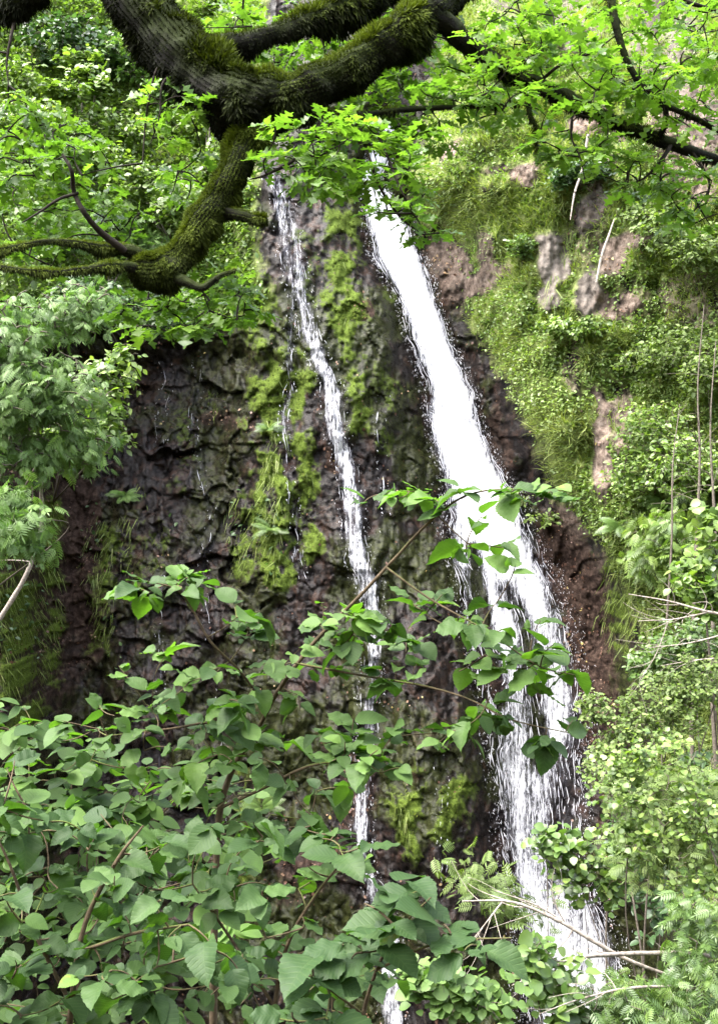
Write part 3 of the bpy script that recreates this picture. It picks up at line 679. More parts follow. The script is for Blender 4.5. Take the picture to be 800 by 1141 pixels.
bough('bough', [(235, 55, 3.9, 0.0440), (300, 40, 4.0, 0.0400), (360, 18, 4.1, 0.0440), (420, -2, 4.2, 0.0480), (480, -40, 4.4, 0.0400), (560, -120, 4.7, 0.0320)], 20, 0.5, 12, 5000, 0.12)
bough('bough', [(-160, -60, 4.5, 0.0800), (-60, -8, 4.2, 0.0720), (0, 5, 4.0, 0.0600), (36, -6, 3.95, 0.0480), (70, -60, 3.9, 0.0400), (95, -170, 3.9, 0.0320)], 24, 0.5, 12, 5000, 0.03)
sub = [
    ([(470, 10, 3.9, .045), (500, 30, 3.95, .042), (530, 56, 4.0, .036), (570, 82, 4.05, .034), (604, 98, 4.1, .032), (640, 115, 4.15, .034), (680, 133, 4.2, .028), (722, 151, 4.25, .026), (762, 166, 4.3, .022), (822, 184, 4.4, .018), (900, 195, 4.5, .01)], 4200, 0.35),
    ([(672, -60, 4.0, .016), (684, 20, 4.0, .015), (696, 62, 4.0, .013), (712, 92, 4.02, .013), (737, 115, 4.05, .013), (772, 131, 4.1, .011), (830, 160, 4.2, .009), (900, 170, 4.3, .006)], 700, 0.2),
    ([(170, 290, 3.66, .028), (142, 279, 3.62, .021), (118, 277, 3.6, .016), (88, 271, 3.55, .011), (52, 269, 3.5, .008), (18, 275, 3.45, .009), (-50, 290, 3.4, .006)], 2600, 0.5),
    ([(165, 300, 3.64, .02), (132, 296, 3.56, .015), (100, 299, 3.5, .011), (64, 303, 3.45, .008), (20, 300, 3.4, .008), (-40, 290, 3.4, .004)], 1800, 0.5),
    ([(140, 280, 3.6, .014), (112, 258, 3.55, .011), (94, 236, 3.5, .009), (83, 214, 3.5, .008), (80, 190, 3.45, .007), (70, 172, 3.45, .004)], 0, 0.2),
    ([(88, 215, 3.5, .006), (66, 222, 3.48, .005), (45, 236, 3.45, .004), (25, 248, 3.4, .002)], 0, 0.2),
    ([(245, 236, 3.72, .022), (268, 239, 3.7, .02), (284, 243, 3.68, .015), (297, 243, 3.67, .004)], 1500, 0.5),
    ([(180, 302, 3.66, .03), (204, 312, 3.62, .02), (226, 320, 3.6, .014), (244, 308, 3.58, .008), (262, 300, 3.55, .003)], 900, 0.35),
    ([(345, 108, 3.82, .025), (366, 126, 3.8, .014), (400, 128, 3.82, .011), (452, 122, 3.9, .010), (520, 119, 4.0, .008), (590, 116, 4.1, .004)], 1000, 0.2),
    ([(362, 125, 3.8, .010), (350, 152, 3.76, .009), (328, 178, 3.74, .007), (296, 195, 3.7, .004), (278, 200, 3.7, .002)], 0, 0.2),
    ([(395, 128, 3.82, .007), (412, 178, 3.72, .006), (424, 210, 3.7, .005), (446, 242, 3.68, .004), (466, 258, 3.66, .002)], 0, 0.2),
    ([(410, 128, 3.8, .006), (428, 165, 3.7, .005), (446, 210, 3.6, .004), (468, 250, 3.6, .002)], 0, 0.2),
    ([(590, 94, 4.08, .009), (589, 124, 4.05, .008), (597, 142, 4.03, .007), (597, 168, 4.0, .003)], 250, 0.2),
    ([(748, 160, 4.28, .010), (738, 176, 4.2, .008), (718, 198, 4.15, .005), (696, 207, 4.1, .002)], 0, 0.2),
    ([(734, 152, 4.25, .012), (742, 136, 4.15, .011), (740, 118, 4.06, .010)], 150, 0.3),
    ([(200, 70, 3.9, .006), (176, 76, 3.8, .005), (164, 125, 3.75, .004), (159, 182, 3.7, .002)], 0, 0.2),
    ([(205, 78, 3.85, .005), (182, 92, 3.75, .004), (178, 130, 3.7, .003), (168, 160, 3.7, .0015)], 0, 0.2),
    ([(20, 10, 4.0, .008), (13, 40, 3.9, .006), (8, 70, 3.88, .004), (10, 95, 3.86, .002)], 0, 0.2),
    ([(600, 92, 4.1, .007), (625, 72, 4.05, .006), (660, 58, 4.0, .004), (690, 36, 4.0, .002)], 0, 0.2),
    ([(770, 168, 4.3, .007), (790, 205, 4.25, .005), (775, 232, 4.2, .003), (765, 242, 4.2, .0015)], 0, 0.2),
    ([(640, 112, 4.1, .006), (636, 150, 4.0, .004), (646, 176, 3.95, .003), (652, 205, 3.9, .001)], 0, 0.2),
    ([(700, -60, 4.3, .012), (755, -5, 4.2, .009), (790, 10, 4.2, .008), (850, 30, 4.2, .005)], 0, 0.2),
]
for pts, ms, tone in sub:
    bough('branch', pts, 12 if ms else 7, 0.35 if ms else 0.15, 25, ms, tone, OAKB if ms else TWIGB, None, (0.006, 0.015))
# leaf rosettes: (centre u, v, radius u, v, distance, spread in distance, how many)
orn = [(50, 195, 75, 60, 4.0, .3, 56), (45, 165, 60, 40, 4.1, .2, 22), (70, 275, 70, 22, 3.95, .2, 18), (185, 348, 55, 26, 3.85, .2, 24), (245, 348, 50, 26, 3.85, .2, 22), (250, 318, 40, 14, 3.85, .15, 9),
       (195, 125, 35, 40, 3.8, .2, 14), (205, 190, 26, 36, 4.2, .2, 10), (335, 165, 45, 38, 3.75, .25, 26), (390, 170, 50, 40, 3.75, .25, 32), (440, 205, 35, 40, 3.7, .2, 18), (475, 245, 28, 24, 3.65, .2, 9), (345, 200, 30, 20, 3.7, .2, 8),
       (500, 95, 55, 30, 4.0, .3, 26), (470, 150, 45, 26, 3.9, .25, 16), (570, 50, 60, 40, 4.1, .35, 30), (640, 70, 55, 50, 4.1, .35, 34), (560, 120, 50, 22, 4.0, .25, 14), (640, 150, 50, 30, 4.0, .25, 20), (720, 60, 60, 50, 4.1, .3, 30), (760, 115, 55, 40, 4.1, .3, 28),
       (735, 195, 60, 24, 4.1, .25, 18), (775, 235, 40, 22, 4.2, .2, 12), (680, 180, 40, 20, 4.1, .2, 8), (790, 70, 40, 60, 4.3, .3, 18), (470, 60, 60, 40, 4.3, .3, 18), (330, 45, 60, 30, 4.3, .2, 16), (255, 25, 30, 20, 4.3, .2, 8), (440, 15, 60, 20, 4.5, .3, 14), (620, 10, 60, 25, 4.4, .4, 20), (720, 0, 60, 25, 4.3, .4, 16),
       (400, 95, 50, 30, 4.1, .2, 22), (435, 135, 40, 24, 4.0, .2, 14), (345, 60, 50, 24, 4.4, .2, 14), (290, 60, 40, 30, 4.5, .2, 12), (440, 60, 40, 30, 4.4, .3, 14), (300, 20, 60, 20, 4.6, .2, 12), (610, 175, 30, 14, 3.95, .1, 5), (20, 110, 25, 25, 3.9, .1, 5), (150, 245, 36, 18, 4.1, .2, 7)]
up_ = [(0, -120, 260, 70, 4.3, .8, 36), (300, -110, 200, 70, 4.4, .9, 36), (600, -120, 220, 80, 4.5, .9, 36), (850, -40, 60, 120, 4.4, .6, 30), (-110, 150, 60, 160, 3.9, .5, 50), (880, 160, 50, 80, 4.3, .4, 24), (300, -330, 400, 130, 4.2, 1.4, 60)]  # crown foliage mostly out of view, added overhead to shade the hazels
an = []
for u, v, ru, rv, y, dy, k in orn + up_:
    for _ in range(k):
        a = RS.uniform(0, 2 * math.pi); q = math.sqrt(RS.rand())
        an.append(at(u + ru * q * math.cos(a), v + rv * q * math.sin(a), y + RS.uniform(-dy, dy)))
an = np.array(an)
tw = Acc(); dirs = grow(tw, np.concatenate(wood), None, an, 0.0045, 0.0018, 0.05)
tw.build('twig_sprays', TWIGB, oak)
lv = Acc(); sprays(lv, OAK, an, dirs, 7, 0.067, up=(0, -0.25, 1.0), jit=0.35, rosette=True, droop=0.05, szvar=0.25, tint=(0.25, 0.8), oldfrac=0.006)
lv.build('foliage', OAKM, oak)
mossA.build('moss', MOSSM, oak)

# ---- hazels close to the viewpoint
def hazel(label, root, stems, regions, size=0.088, mat=HAZM, tpl=HAZEL, k=2, name='hazel_shrub', cat='hazel shrub', oldfrac=0.006, up=(0, -0.2, 1.0), jit=0.36, tint=(0.1, 0.9), barkm=None, group=None, r0=0.003):
    t = thing(name, label, cat, root, group)
    pts = []
    st = Acc()
    for i, s in enumerate(stems):
        P, r = limb(s)
        if i == 0:
            P = np.vstack([spline(np.vstack([root, (root + P[0]) / 2 + np.array([0.04, 0, 0]), P[0]]), 10)[:-1], P]); r = np.concatenate([np.full(9, r[0] * 1.15), r])
        r = r * 0.75; st.tube(P, r, 8, RS.rand(), 0.12, 40, i); pts.append(P)
    st.build('stem', barkm or HAZB, t)
    an = []
    for u, v, ru, rv, y, dy, n in regions:
        for _ in range(n):
            a = RS.uniform(0, 2 * math.pi); q = math.sqrt(RS.rand())
            an.append(at(u + ru * q * math.cos(a), v + rv * q * math.sin(a), y + RS.uniform(-dy, dy)))
    an = np.array(an); tw = Acc(); dirs = grow(tw, np.concatenate(pts), None, an, r0, 0.0012, 0.03)
    tw.build('twig_sprays', barkm or HAZB, t)
    lv = Acc(); sprays(lv, tpl, an, dirs, k, size, spread=size * 0.9, up=up, jit=jit, petiole=0.3, szvar=0.34, tint=tint, droop=0.12, oldfrac=oldfrac)
    lv.build('foliage', mat, t)
    return t
def gp(x, y): return np.array([x, y, float(ground_z(x, y)) - 0.05])
def gpx(u, y): return gp((u - CU) / F * y, y)

hazel('hazel whose long thin arching stem reaches up across the white waterfall', gpx(235, 3.0),
      [[(238, 1250, 3.0, .016), (238, 1130, 3.0, .015), (240, 1000, 3.0, .014), (245, 905, 3.0, .013), (262, 852, 3.0, .011), (285, 818, 2.95, .009), (310, 770, 2.9, .0085), (350, 716, 2.85, .0075), (400, 665, 2.75, .0065), (440, 622, 2.7, .0055), (480, 580, 2.65, .0045), (520, 552, 2.6, .0035), (570, 545, 2.55, .0025), (625, 552, 2.5, .0015)],
       [(288, 775, 2.9, .005), (265, 745, 2.85, .005), (235, 715, 2.8, .0045), (215, 680, 2.8, .004), (195, 656, 2.75, .003), (150, 645, 2.7, .002)],
       [(275, 828, 2.95, .006), (240, 806, 2.9, .005), (190, 812, 2.85, .004), (120, 820, 2.8, .002)],
       [(335, 740, 2.85, .005), (400, 752, 2.8, .004), (470, 764, 2.75, .004), (520, 778, 2.7, .003), (570, 802, 2.65, .0025), (640, 818, 2.6, .0015)],
       [(430, 632, 2.7, .004), (480, 668, 2.65, .0035), (540, 702, 2.6, .003), (600, 742, 2.6, .002), (640, 752, 2.6, .0012)],
       [(246, 900, 3.0, .007), (290, 880, 2.9, .006), (350, 852, 2.85, .005), (420, 850, 2.8, .003)]],
      [(480, 562, 90, 22, 2.65, .12, 10), (600, 553, 42, 10, 2.5, .05, 4), (165, 648, 55, 18, 2.75, .1, 6), (240, 655, 60, 26, 2.8, .1, 6), (335, 690, 90, 34, 2.85, .12, 14), (225, 755, 120, 40, 2.85, .15, 17),
       (400, 735, 70, 50, 2.8, .12, 16), (480, 690, 60, 40, 2.7, .1, 7), (560, 705, 60, 40, 2.62, .08, 9), (570, 755, 70, 35, 2.65, .08, 9), (610, 812, 50, 22, 2.6, .06, 4), (520, 800, 60, 30, 2.7, .1, 6), (330, 815, 110, 50, 2.85, .15, 22),
       (180, 820, 120, 50, 2.85, .15, 19), (430, 840, 70, 40, 2.8, .12, 10), (300, 900, 120, 40, 2.95, .2, 19), (540, 630, 50, 30, 2.65, .08, 4)], 0.055, k=4, r0=0.0024, oldfrac=0.012)
hazel('leafy hazel filling the bottom left corner with broad overlapping dull green leaves', gpx(60, 2.4),
      [[(70, 1250, 2.4, .012), (80, 1120, 2.4, .010), (95, 1030, 2.4, .008), (130, 960, 2.4, .006), (160, 920, 2.4, .003)], [(80, 1120, 2.4, .007), (40, 1040, 2.35, .006), (10, 960, 2.3, .004), (-20, 900, 2.3, .002)],
       [(90, 1060, 2.4, .006), (150, 1040, 2.3, .005), (210, 1030, 2.2, .003)]],
      [(90, 940, 110, 50, 2.5, .2, 24), (90, 1020, 120, 50, 2.4, .2, 26), (70, 1100, 110, 45, 2.3, .2, 22), (10, 880, 50, 50, 2.4, .15, 10), (200, 1080, 70, 50, 2.3, .15, 12), (90, 1200, 160, 50, 2.2, .2, 14)], 0.057, tint=(-0.1, 0.42), k=3)
hazel('hazel standing in the bottom middle, its leaves covering the foot of the thin cascade', gpx(300, 2.6),
      [[(300, 1260, 2.6, .011), (305, 1140, 2.6, .009), (318, 1060, 2.6, .007), (350, 1000, 2.55, .005), (390, 950, 2.5, .003)], [(305, 1120, 2.6, .006), (260, 1050, 2.6, .005), (215, 985, 2.6, .003)], [(315, 1070, 2.6, .005), (380, 1050, 2.45, .004), (450, 1060, 2.3, .002)]],
      [(300, 960, 100, 50, 2.65, .2, 22), (280, 1040, 100, 50, 2.55, .2, 22), (320, 1110, 100, 40, 2.4, .2, 17), (200, 980, 60, 60, 2.7, .2, 12), (380, 960, 40, 40, 2.5, .15, 7), (410, 1070, 50, 30, 2.4, .12, 6), (300, 1200, 150, 50, 2.3, .2, 12)], 0.057, tint=(-0.1, 0.42), k=3)
hazel('closest hazel spray with very large dark smooth leaves above the bottom edge', gpx(395, 1.75),
      [[(395, 1300, 1.75, .007), (400, 1160, 1.75, .005), (420, 1080, 1.75, .004), (450, 1030, 1.72, .003), (480, 1000, 1.7, .0015)], [(420, 1080, 1.75, .003), (490, 1050, 1.7, .0025), (570, 1045, 1.65, .0012)], [(405, 1130, 1.75, .003), (350, 1090, 1.7, .0025), (310, 1060, 1.7, .001)]],
      [(440, 1000, 45, 18, 1.72, .05, 4), (470, 1030, 40, 14, 1.7, .05, 4), (520, 1052, 40, 12, 1.66, .05, 4), (420, 1060, 40, 16, 1.72, .05, 4), (340, 1080, 40, 20, 1.7, .05, 4), (330, 1130, 50, 20, 1.65, .05, 4), (400, 1200, 100, 30, 1.6, .1, 6)], 0.060, tint=(-0.3, 0.15), k=3, up=(0, -0.1, 1.0), jit=0.18)  # low tint range puts the shade on this spray into its leaf colour
hazel('bushy shrub with small crowded leaves behind the corner hazel, low on the left', gpx(80, 4.6),
      [[(85, 1200, 4.6, .016), (90, 1050, 4.6, .012), (100, 960, 4.6, .008), (90, 880, 4.6, .004)], [(90, 1050, 4.6, .009), (30, 950, 4.5, .006), (0, 860, 4.4, .003)], [(95, 1000, 4.6, .008), (170, 920, 4.6, .006), (210, 870, 4.6, .003)]],
      [(60, 870, 90, 60, 4.5, .4, 50), (150, 900, 90, 60, 4.6, .4, 50), (40, 960, 100, 70, 4.4, .4, 60), (170, 990, 110, 80, 4.4, .4, 60), (260, 930, 60, 60, 4.6, .3, 24), (20, 800, 50, 20, 4.4, .3, 14), (120, 1080, 180, 70, 4.3, .4, 60)], 0.075, HAZM, HAZEL_S, 4, 'leafy_shrub', 'shrub', 0.01, r0=0.0035)

# ---- middle distance plants
def shrub(name, label, cat, root, crown, n, k, tpl, size, mat, barkm=None, jit=0.45, up=(-0.1, -0.45, 1.0), spread=None, tint=(0.15, 0.8), oldfrac=0.0, group=None, nst=3, rosette=False, droop=0.2, rs=0.02, part='stem', lean=0.0):
    """crown: list of (u, v, distance, ru, rv) ellipsoids; n anchors spread over them"""
    root = np.asarray(root, float); t = thing(name, label, cat, root, group)
    w = np.array([c[3] * c[4] for c in crown], float); w /= w.sum()
    an = []
    for c, q in zip(crown, w):
        m = max(3, int(round(n * q))); d = nrm(rnd(m)); r = RS.rand(m, 1) ** 0.45
        y = c[2]; ra = np.array([c[3], (c[3] + c[4]) * 0.45, c[4]]) / F * y
        an.append(at(c[0], c[1], y) + d * r * ra)
    an = np.concatenate(an)
    st = Acc(); sk = []
    for i in range(nst):
        c = crown[i % len(crown)]; tip = at(c[0] + RS.uniform(-.5, .5) * c[3], c[1] - RS.uniform(0, .7) * c[4], c[2] + RS.uniform(-.3, .3) * c[3] / F * c[2])
        mid = root * 0.45 + tip * 0.55 + np.array([RS.normal(0, 0.06), RS.normal(0, 0.06), 0.06]) * np.linalg.norm(tip - root)
        P = spline(np.vstack([root, mid, tip]), 16); st.tube(P, np.linspace(rs, rs * 0.3, 16), 6, RS.rand(), 0.15, 12, i); sk.append(P[2:])
    st.build(part, barkm or GREYB, t)
    tw = Acc(); dirs = grow(tw, np.concatenate(sk), None, an, rs * 0.30, rs * 0.12, 0.05)
    tw.build('twig_sprays', barkm or GREYB, t)
    lv = Acc(); sprays(lv, tpl, an, dirs, k, size, spread=spread or size * 2.6, up=up, jit=jit, tint=tint, oldfrac=oldfrac, rosette=rosette, droop=droop, szvar=0.25)
    lv.build('foliage', mat, t)
    return t
def cr(u, v, lift, ru, rv): return (u, v, float(cliffD(u, v)) - lift, ru, rv)
def onc(u, v): return cliff_pt(u, v, -0.05)

# left side
shrub('rowan_tree', 'tall rowan with drooping feathery leaves half way up the left side', 'rowan tree', onc(-30, 640), [(20, 380, 15.5, 60, 55), (80, 345, 16, 60, 35), (60, 440, 15.5, 70, 50), (90, 500, 15.8, 50, 26), (30, 510, 15.5, 40, 30), (-20, 450, 15, 60, 80)], 850, 4, PINNATE, 0.18, BLUEG, rs=0.05, part='trunk', jit=0.35, droop=0.5)
shrub('hazel_shrub', 'bright small-leaved shrub hanging over the dark wet rock beside the feathery rowan', 'shrub', onc(60, 560), [(120, 430, 17.5, 42, 30), (110, 480, 17.3, 45, 38), (140, 400, 17.6, 24, 18), (75, 500, 17, 40, 30)], 300, 6, SMALL, 0.13, FRESH, rs=0.03)
shrub('elder_shrub', 'pale elder with spreading leaflets low on the left edge beside a leaning bare trunk', 'elder shrub', onc(-10, 660), [(20, 560, 14.5, 28, 24), (35, 600, 14.5, 22, 22), (0, 590, 14.2, 30, 36)], 80, 4, PINNATE, 0.22, BLUEG, rs=0.02, droop=0.4)
shrub('leafy_shrub', 'dark green bush at the top between the two mossy boughs', 'bush', onc(90, 110), [cr(75, 45, 1.2, 60, 32), cr(120, 70, 1.0, 40, 24)], 289, 6, ROUND, 0.148, DEEP, rs=0.04)
shrub('leafy_shrub', 'layered shrub with pale leaf tiers around a dark hollow, upper left', 'shrub', onc(90, 150), [cr(95, 82, 2.2, 28, 10), cr(90, 66, 2.0, 34, 9), cr(70, 104, 2.2, 40, 10), cr(112, 98, 2.3, 18, 8)], 187, 6, ROUND, 0.156, FRESH, rs=0.03, jit=0.25)
shrub('leafy_shrub', 'grey green bush behind the crook of the thick bough, upper left', 'bush', onc(160, 110), [cr(150, 62, 1.0, 40, 30), cr(185, 95, 1.0, 30, 34)], 204, 6, SMALL, 0.156, BLUEG, rs=0.04)
shrub('leafy_shrub', 'light green shrub on the left edge below the dark mossy limb end', 'shrub', onc(20, 170), [cr(20, 90, 1.8, 45, 28), cr(30, 130, 1.8, 50, 26)], 255, 6, SMALL, 0.156, FRESH, rs=0.03)
shrub('leafy_shrub', 'sunlit yellowish bush between the hanging twig and the descending bough', 'bush', onc(190, 270), [cr(150, 205, 1.8, 46, 26), cr(195, 225, 1.8, 34, 28), cr(120, 180, 1.8, 40, 20)], 374, 6, SMALL, 0.156, FRESH, rs=0.03)
shrub('leafy_shrub', 'wide bush of mixed light leaves under the tiered shrub, upper left', 'bush', onc(110, 190), [cr(110, 140, 1.5, 60, 24), cr(60, 165, 1.5, 50, 20), cr(160, 150, 1.4, 40, 20)], 374, 6, SMALL, 0.148, FRESH, rs=0.03)
shrub('leafy_shrub', 'feathery grey bush above the bright hanging oak leaves on the left slope', 'bush', onc(120, 330), [cr(110, 240, 1.2, 60, 26), cr(60, 250, 1.2, 50, 26), cr(160, 270, 1.0, 40, 24)], 220, 4, PINNATE, 0.25, BLUEG, rs=0.03)
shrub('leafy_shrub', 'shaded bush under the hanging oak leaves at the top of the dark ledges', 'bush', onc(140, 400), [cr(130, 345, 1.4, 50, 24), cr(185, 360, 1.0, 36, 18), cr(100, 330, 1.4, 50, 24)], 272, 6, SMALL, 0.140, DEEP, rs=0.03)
shrub('leafy_shrub', 'yellow green shrub behind the descending mossy bough, beside the cascade top', 'shrub', onc(230, 200), [cr(225, 130, 1.0, 34, 40), cr(250, 180, 0.8, 26, 30)], 221, 6, SMALL, 0.148, FRESH, rs=0.03)
shrub('leafy_shrub', 'dense bush at the left edge level with the crooked knob of the oak', 'bush', onc(-30, 300), [cr(-20, 230, 2.5, 60, 50), cr(10, 300, 2.5, 50, 30), cr(-60, 330, 2.5, 60, 50)], 323, 6, SMALL, 0.156, FRESH, rs=0.04)
# leaning bare trunk
def pole(name, label, cat, pts, mat=GREYB, group=None, sides=9, twigs=0, part='trunk', root=None):
    P, r = limb(pts, 40); root = P[0] if root is None else root
    t = thing(name, label, cat, root, group)
    a = Acc(); a.tube(P, r, sides, 0.5, 0.2, 9, int(pts[0][0])); a.build(part, mat, t)
    if twigs:
        b = Acc()
        for _ in range(twigs):
            i = RS.randint(8, 38); d = np.array([RS.normal(0, 1), RS.normal(0, 0.6), RS.uniform(0.1, 0.9)]); d = d / np.linalg.norm(d) * RS.uniform(0.25, 0.8)
            q = np.linspace(0, 1, 6)[:, None]; b.tube(P[i] + d * q + np.array([0, 0, -0.15]) * q ** 2 * np.linalg.norm(d), np.linspace(r[i] * 0.4, 0.003, 6), 5, 0.5)
        b.build('twig_sprays', mat, t)
    return t
pole('bare_trunk', 'thin pale leaning trunk of a dead sapling on the left, below the rowan', 'dead tree', [(0, 690, 16, .04), (30, 640, 16, .035), (46, 590, 16, .032), (45, 530, 16, .03), (42, 480, 16, .02), (36, 420, 16, .01)], DEADB, twigs=6)
# right side
shrub('leafy_shrub', 'small round dark bush beside the pale rock outcrop high on the green wall', 'bush', onc(582, 300), [cr(580, 275, 0.4, 18, 14)], 76, 6, SMALL, 0.094, BRIGHT, rs=0.02)
shrub('leafy_shrub', 'low spreading bush under the pale rock outcrop on the green wall', 'bush', onc(650, 385), [cr(650, 365, 0.4, 34, 14), cr(620, 360, 0.4, 22, 12)], 133, 6, SMALL, 0.094, FRESH, rs=0.02)
shrub('leafy_shrub', 'thicket of pale leaves on the right slope just below the oak branch tip', 'shrub', onc(770, 290), [cr(745, 255, 0.8, 45, 28), cr(780, 275, 0.8, 40, 30), cr(710, 240, 0.6, 30, 20)], 304, 6, SMALL, 0.101, PALEG, rs=0.02)
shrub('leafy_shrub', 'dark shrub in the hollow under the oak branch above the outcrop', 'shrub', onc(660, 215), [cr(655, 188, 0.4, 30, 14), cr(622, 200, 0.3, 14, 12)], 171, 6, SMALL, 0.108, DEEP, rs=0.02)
shrub('leafy_shrub', 'bush of yellowish leaves above the slim trunks on the right edge', 'bush', onc(770, 430), [cr(760, 385, 0.8, 50, 28), cr(790, 410, 0.9, 40, 34), cr(715, 400, 0.6, 36, 20)], 342, 6, SMALL, 0.094, PALEG, rs=0.02, oldfrac=0.02)
shrub('leafy_shrub', 'wide green bush between the bare soil streak and the slim right-hand trunks', 'bush', onc(730, 560), [cr(730, 480, 0.9, 50, 40), cr(770, 520, 1.0, 50, 44), cr(705, 530, 0.7, 34, 30)], 570, 6, SMALL, 0.094, FRESH, rs=0.03)
shrub('leafy_shrub', 'pale rowan bush on the ledge at the waterfall side of the bare soil', 'bush', onc(560, 600), [cr(578, 556, 0.2, 26, 12), cr(610, 580, 0.2, 22, 12)], 50, 5, SMALL, 0.11, PALEG, rs=0.015)
shrub('fern_bush', 'leafy bush with fern-like fronds in front of the slim trunks, right side', 'bush', onc(740, 660), [cr(735, 590, 1.5, 40, 30), cr(770, 625, 1.6, 40, 34), cr(720, 620, 1.3, 26, 20)], 170, 4, PINNATE, 0.24, FRESH, rs=0.02, droop=0.4)
shrub('hazel_shrub', 'round-leaved hazel against the right edge above the bleached bare twigs', 'hazel shrub', gp(4.9, 13) , [(785, 590, 12.5, 26, 36), (765, 640, 12.5, 34, 26), (790, 660, 12.3, 30, 30)], 90, 5, ROUND, 0.11, FRESH, rs=0.02)
shrub('leafy_shrub', 'dense bush with tiny silvery leaves beside the lower white water', 'bush', gp(3.6, 12.5), [(700, 810, 12, 40, 40), (660, 790, 12.2, 22, 26), (740, 790, 12, 50, 44), (690, 850, 11.8, 46, 30), (780, 760, 12, 40, 40)], 798, 6, SMALL, 0.054, PALEG, rs=0.02)
shrub('leafy_shrub', 'light green bush at the right edge behind the bleached twigs', 'bush', gp(5.2, 13.5), [(760, 715, 13, 46, 30), (790, 740, 13, 40, 46), (720, 740, 13.2, 30, 24)], 418, 6, SMALL, 0.072, BRIGHT, rs=0.02)
shrub('rowan_tree', 'young rowan with flat feathery leaf sprays in the lower right', 'rowan tree', gp(4.4, 9.5), [(740, 890, 9.5, 56, 46), (780, 940, 9.3, 50, 60), (720, 940, 9.4, 50, 40), (700, 880, 9.6, 40, 30), (770, 860, 9.5, 50, 30)], 330, 3, PINNATE, 0.13, PALEG, rs=0.02, part='trunk', jit=0.3, droop=0.3)
shrub('birch_sapling', 'loose sapling with tiny rounded yellow green leaves in front of the lower right rowan', 'sapling', gp(3.9, 8.6), [(690, 870, 8.6, 44, 40), (735, 840, 8.6, 50, 30), (780, 900, 8.5, 40, 50), (730, 930, 8.5, 44, 36), (775, 990, 8.4, 40, 40), (690, 930, 8.6, 30, 26)], 420, 5, ROUND, 0.045, FRESH, rs=0.012, oldfrac=0.05)
shrub('leafy_shrub', 'shrub with yellowing round leaves overhanging the lower falls', 'shrub', gp(3.2, 10.5), [(640, 950, 10, 40, 30), (660, 985, 10, 40, 22), (610, 935, 10, 26, 18), (690, 960, 10, 26, 34)], 130, 4, ROUND, 0.085, BRIGHT, rs=0.012, oldfrac=0.16)
shrub('leafy_shrub', 'sparse light twigs of a rowan sapling in front of the lower white water', 'sapling', gp(1.9, 8.5), [(540, 985, 8.5, 50, 16), (510, 970, 8.5, 26, 14), (590, 1000, 8.5, 36, 14)], 36, 4, PINNATE, 0.13, PALEG, rs=0.006)
shrub('elder_shrub', 'elder with broad pale oval leaflets at the bottom just beside the dead branch', 'elder shrub', gp(0.9, 7.0), [(500, 1100, 7, 44, 30), (470, 1085, 7, 30, 16), (540, 1120, 7, 40, 26)], 75, 5, ROUND, 0.075, BLUEG, rs=0.012)
shrub('elder_shrub', 'shrub with soft green leaflets at the bottom below the fork of the dead branch', 'elder shrub', gp(1.8, 7.5), [(610, 1085, 7.5, 44, 26), (640, 1120, 7.5, 50, 30), (590, 1060, 7.5, 26, 18)], 80, 5, ROUND, 0.085, BRIGHT, rs=0.012)
shrub('rowan_tree', 'rowan bush filling the bottom right corner under the dead branch', 'rowan tree', gp(3.1, 7.5), [(740, 1110, 7.5, 60, 36), (780, 1080, 7.6, 40, 30), (690, 1115, 7.4, 40, 26), (780, 1020, 7.8, 40, 34)], 240, 3, PINNATE, 0.115, BRIGHT, rs=0.015, part='trunk', droop=0.3)
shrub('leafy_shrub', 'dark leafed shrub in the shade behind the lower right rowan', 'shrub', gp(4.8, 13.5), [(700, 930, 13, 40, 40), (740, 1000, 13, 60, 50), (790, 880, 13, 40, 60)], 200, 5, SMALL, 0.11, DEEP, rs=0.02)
for pts, lab in (([(772, 900, 16.5, .04), (770, 800, 16.6, .034), (773, 660, 16.8, .028), (779, 520, 17, .02), (777, 430, 17.2, .012), (784, 340, 17.4, .008)], 'slim grey trunk standing nearest to the falls among the saplings on the right edge'),
                 ([(800, 900, 16, .04), (793, 760, 16, .034), (796, 600, 16.2, .026), (791, 480, 16.4, .014), (797, 380, 16.6, .008)], 'slim grey trunk rising straight along the right edge of the view'),
                 ([(742, 700, 17.5, .02), (748, 600, 17.5, .017), (749, 520, 17.7, .012), (757, 450, 18, .005)], 'very thin grey stem beside the slim right-hand trunks, shortest of them')):
    pole('sapling_trunk', lab, 'sapling', pts, GREYB, twigs=14, group='slim saplings on the right slope')
# trunks above the cliff
for pts, lab in (([(566, 110, 27, .30), (566, 20, 27.5, .28), (562, -120, 28, .24), (556, -320, 28.5, .15)], 'grey tree trunk above the cliff top just right of the thick bough'),
                 ([(735, 130, 24, .30), (728, 40, 24, .26), (735, -120, 24, .22), (742, -320, 24, .14)], 'pale thick trunk above the cliff behind the oak leaves, upper right')):
    pole('tree_trunk', lab, 'tree', pts, GREYB, twigs=10, sides=14)
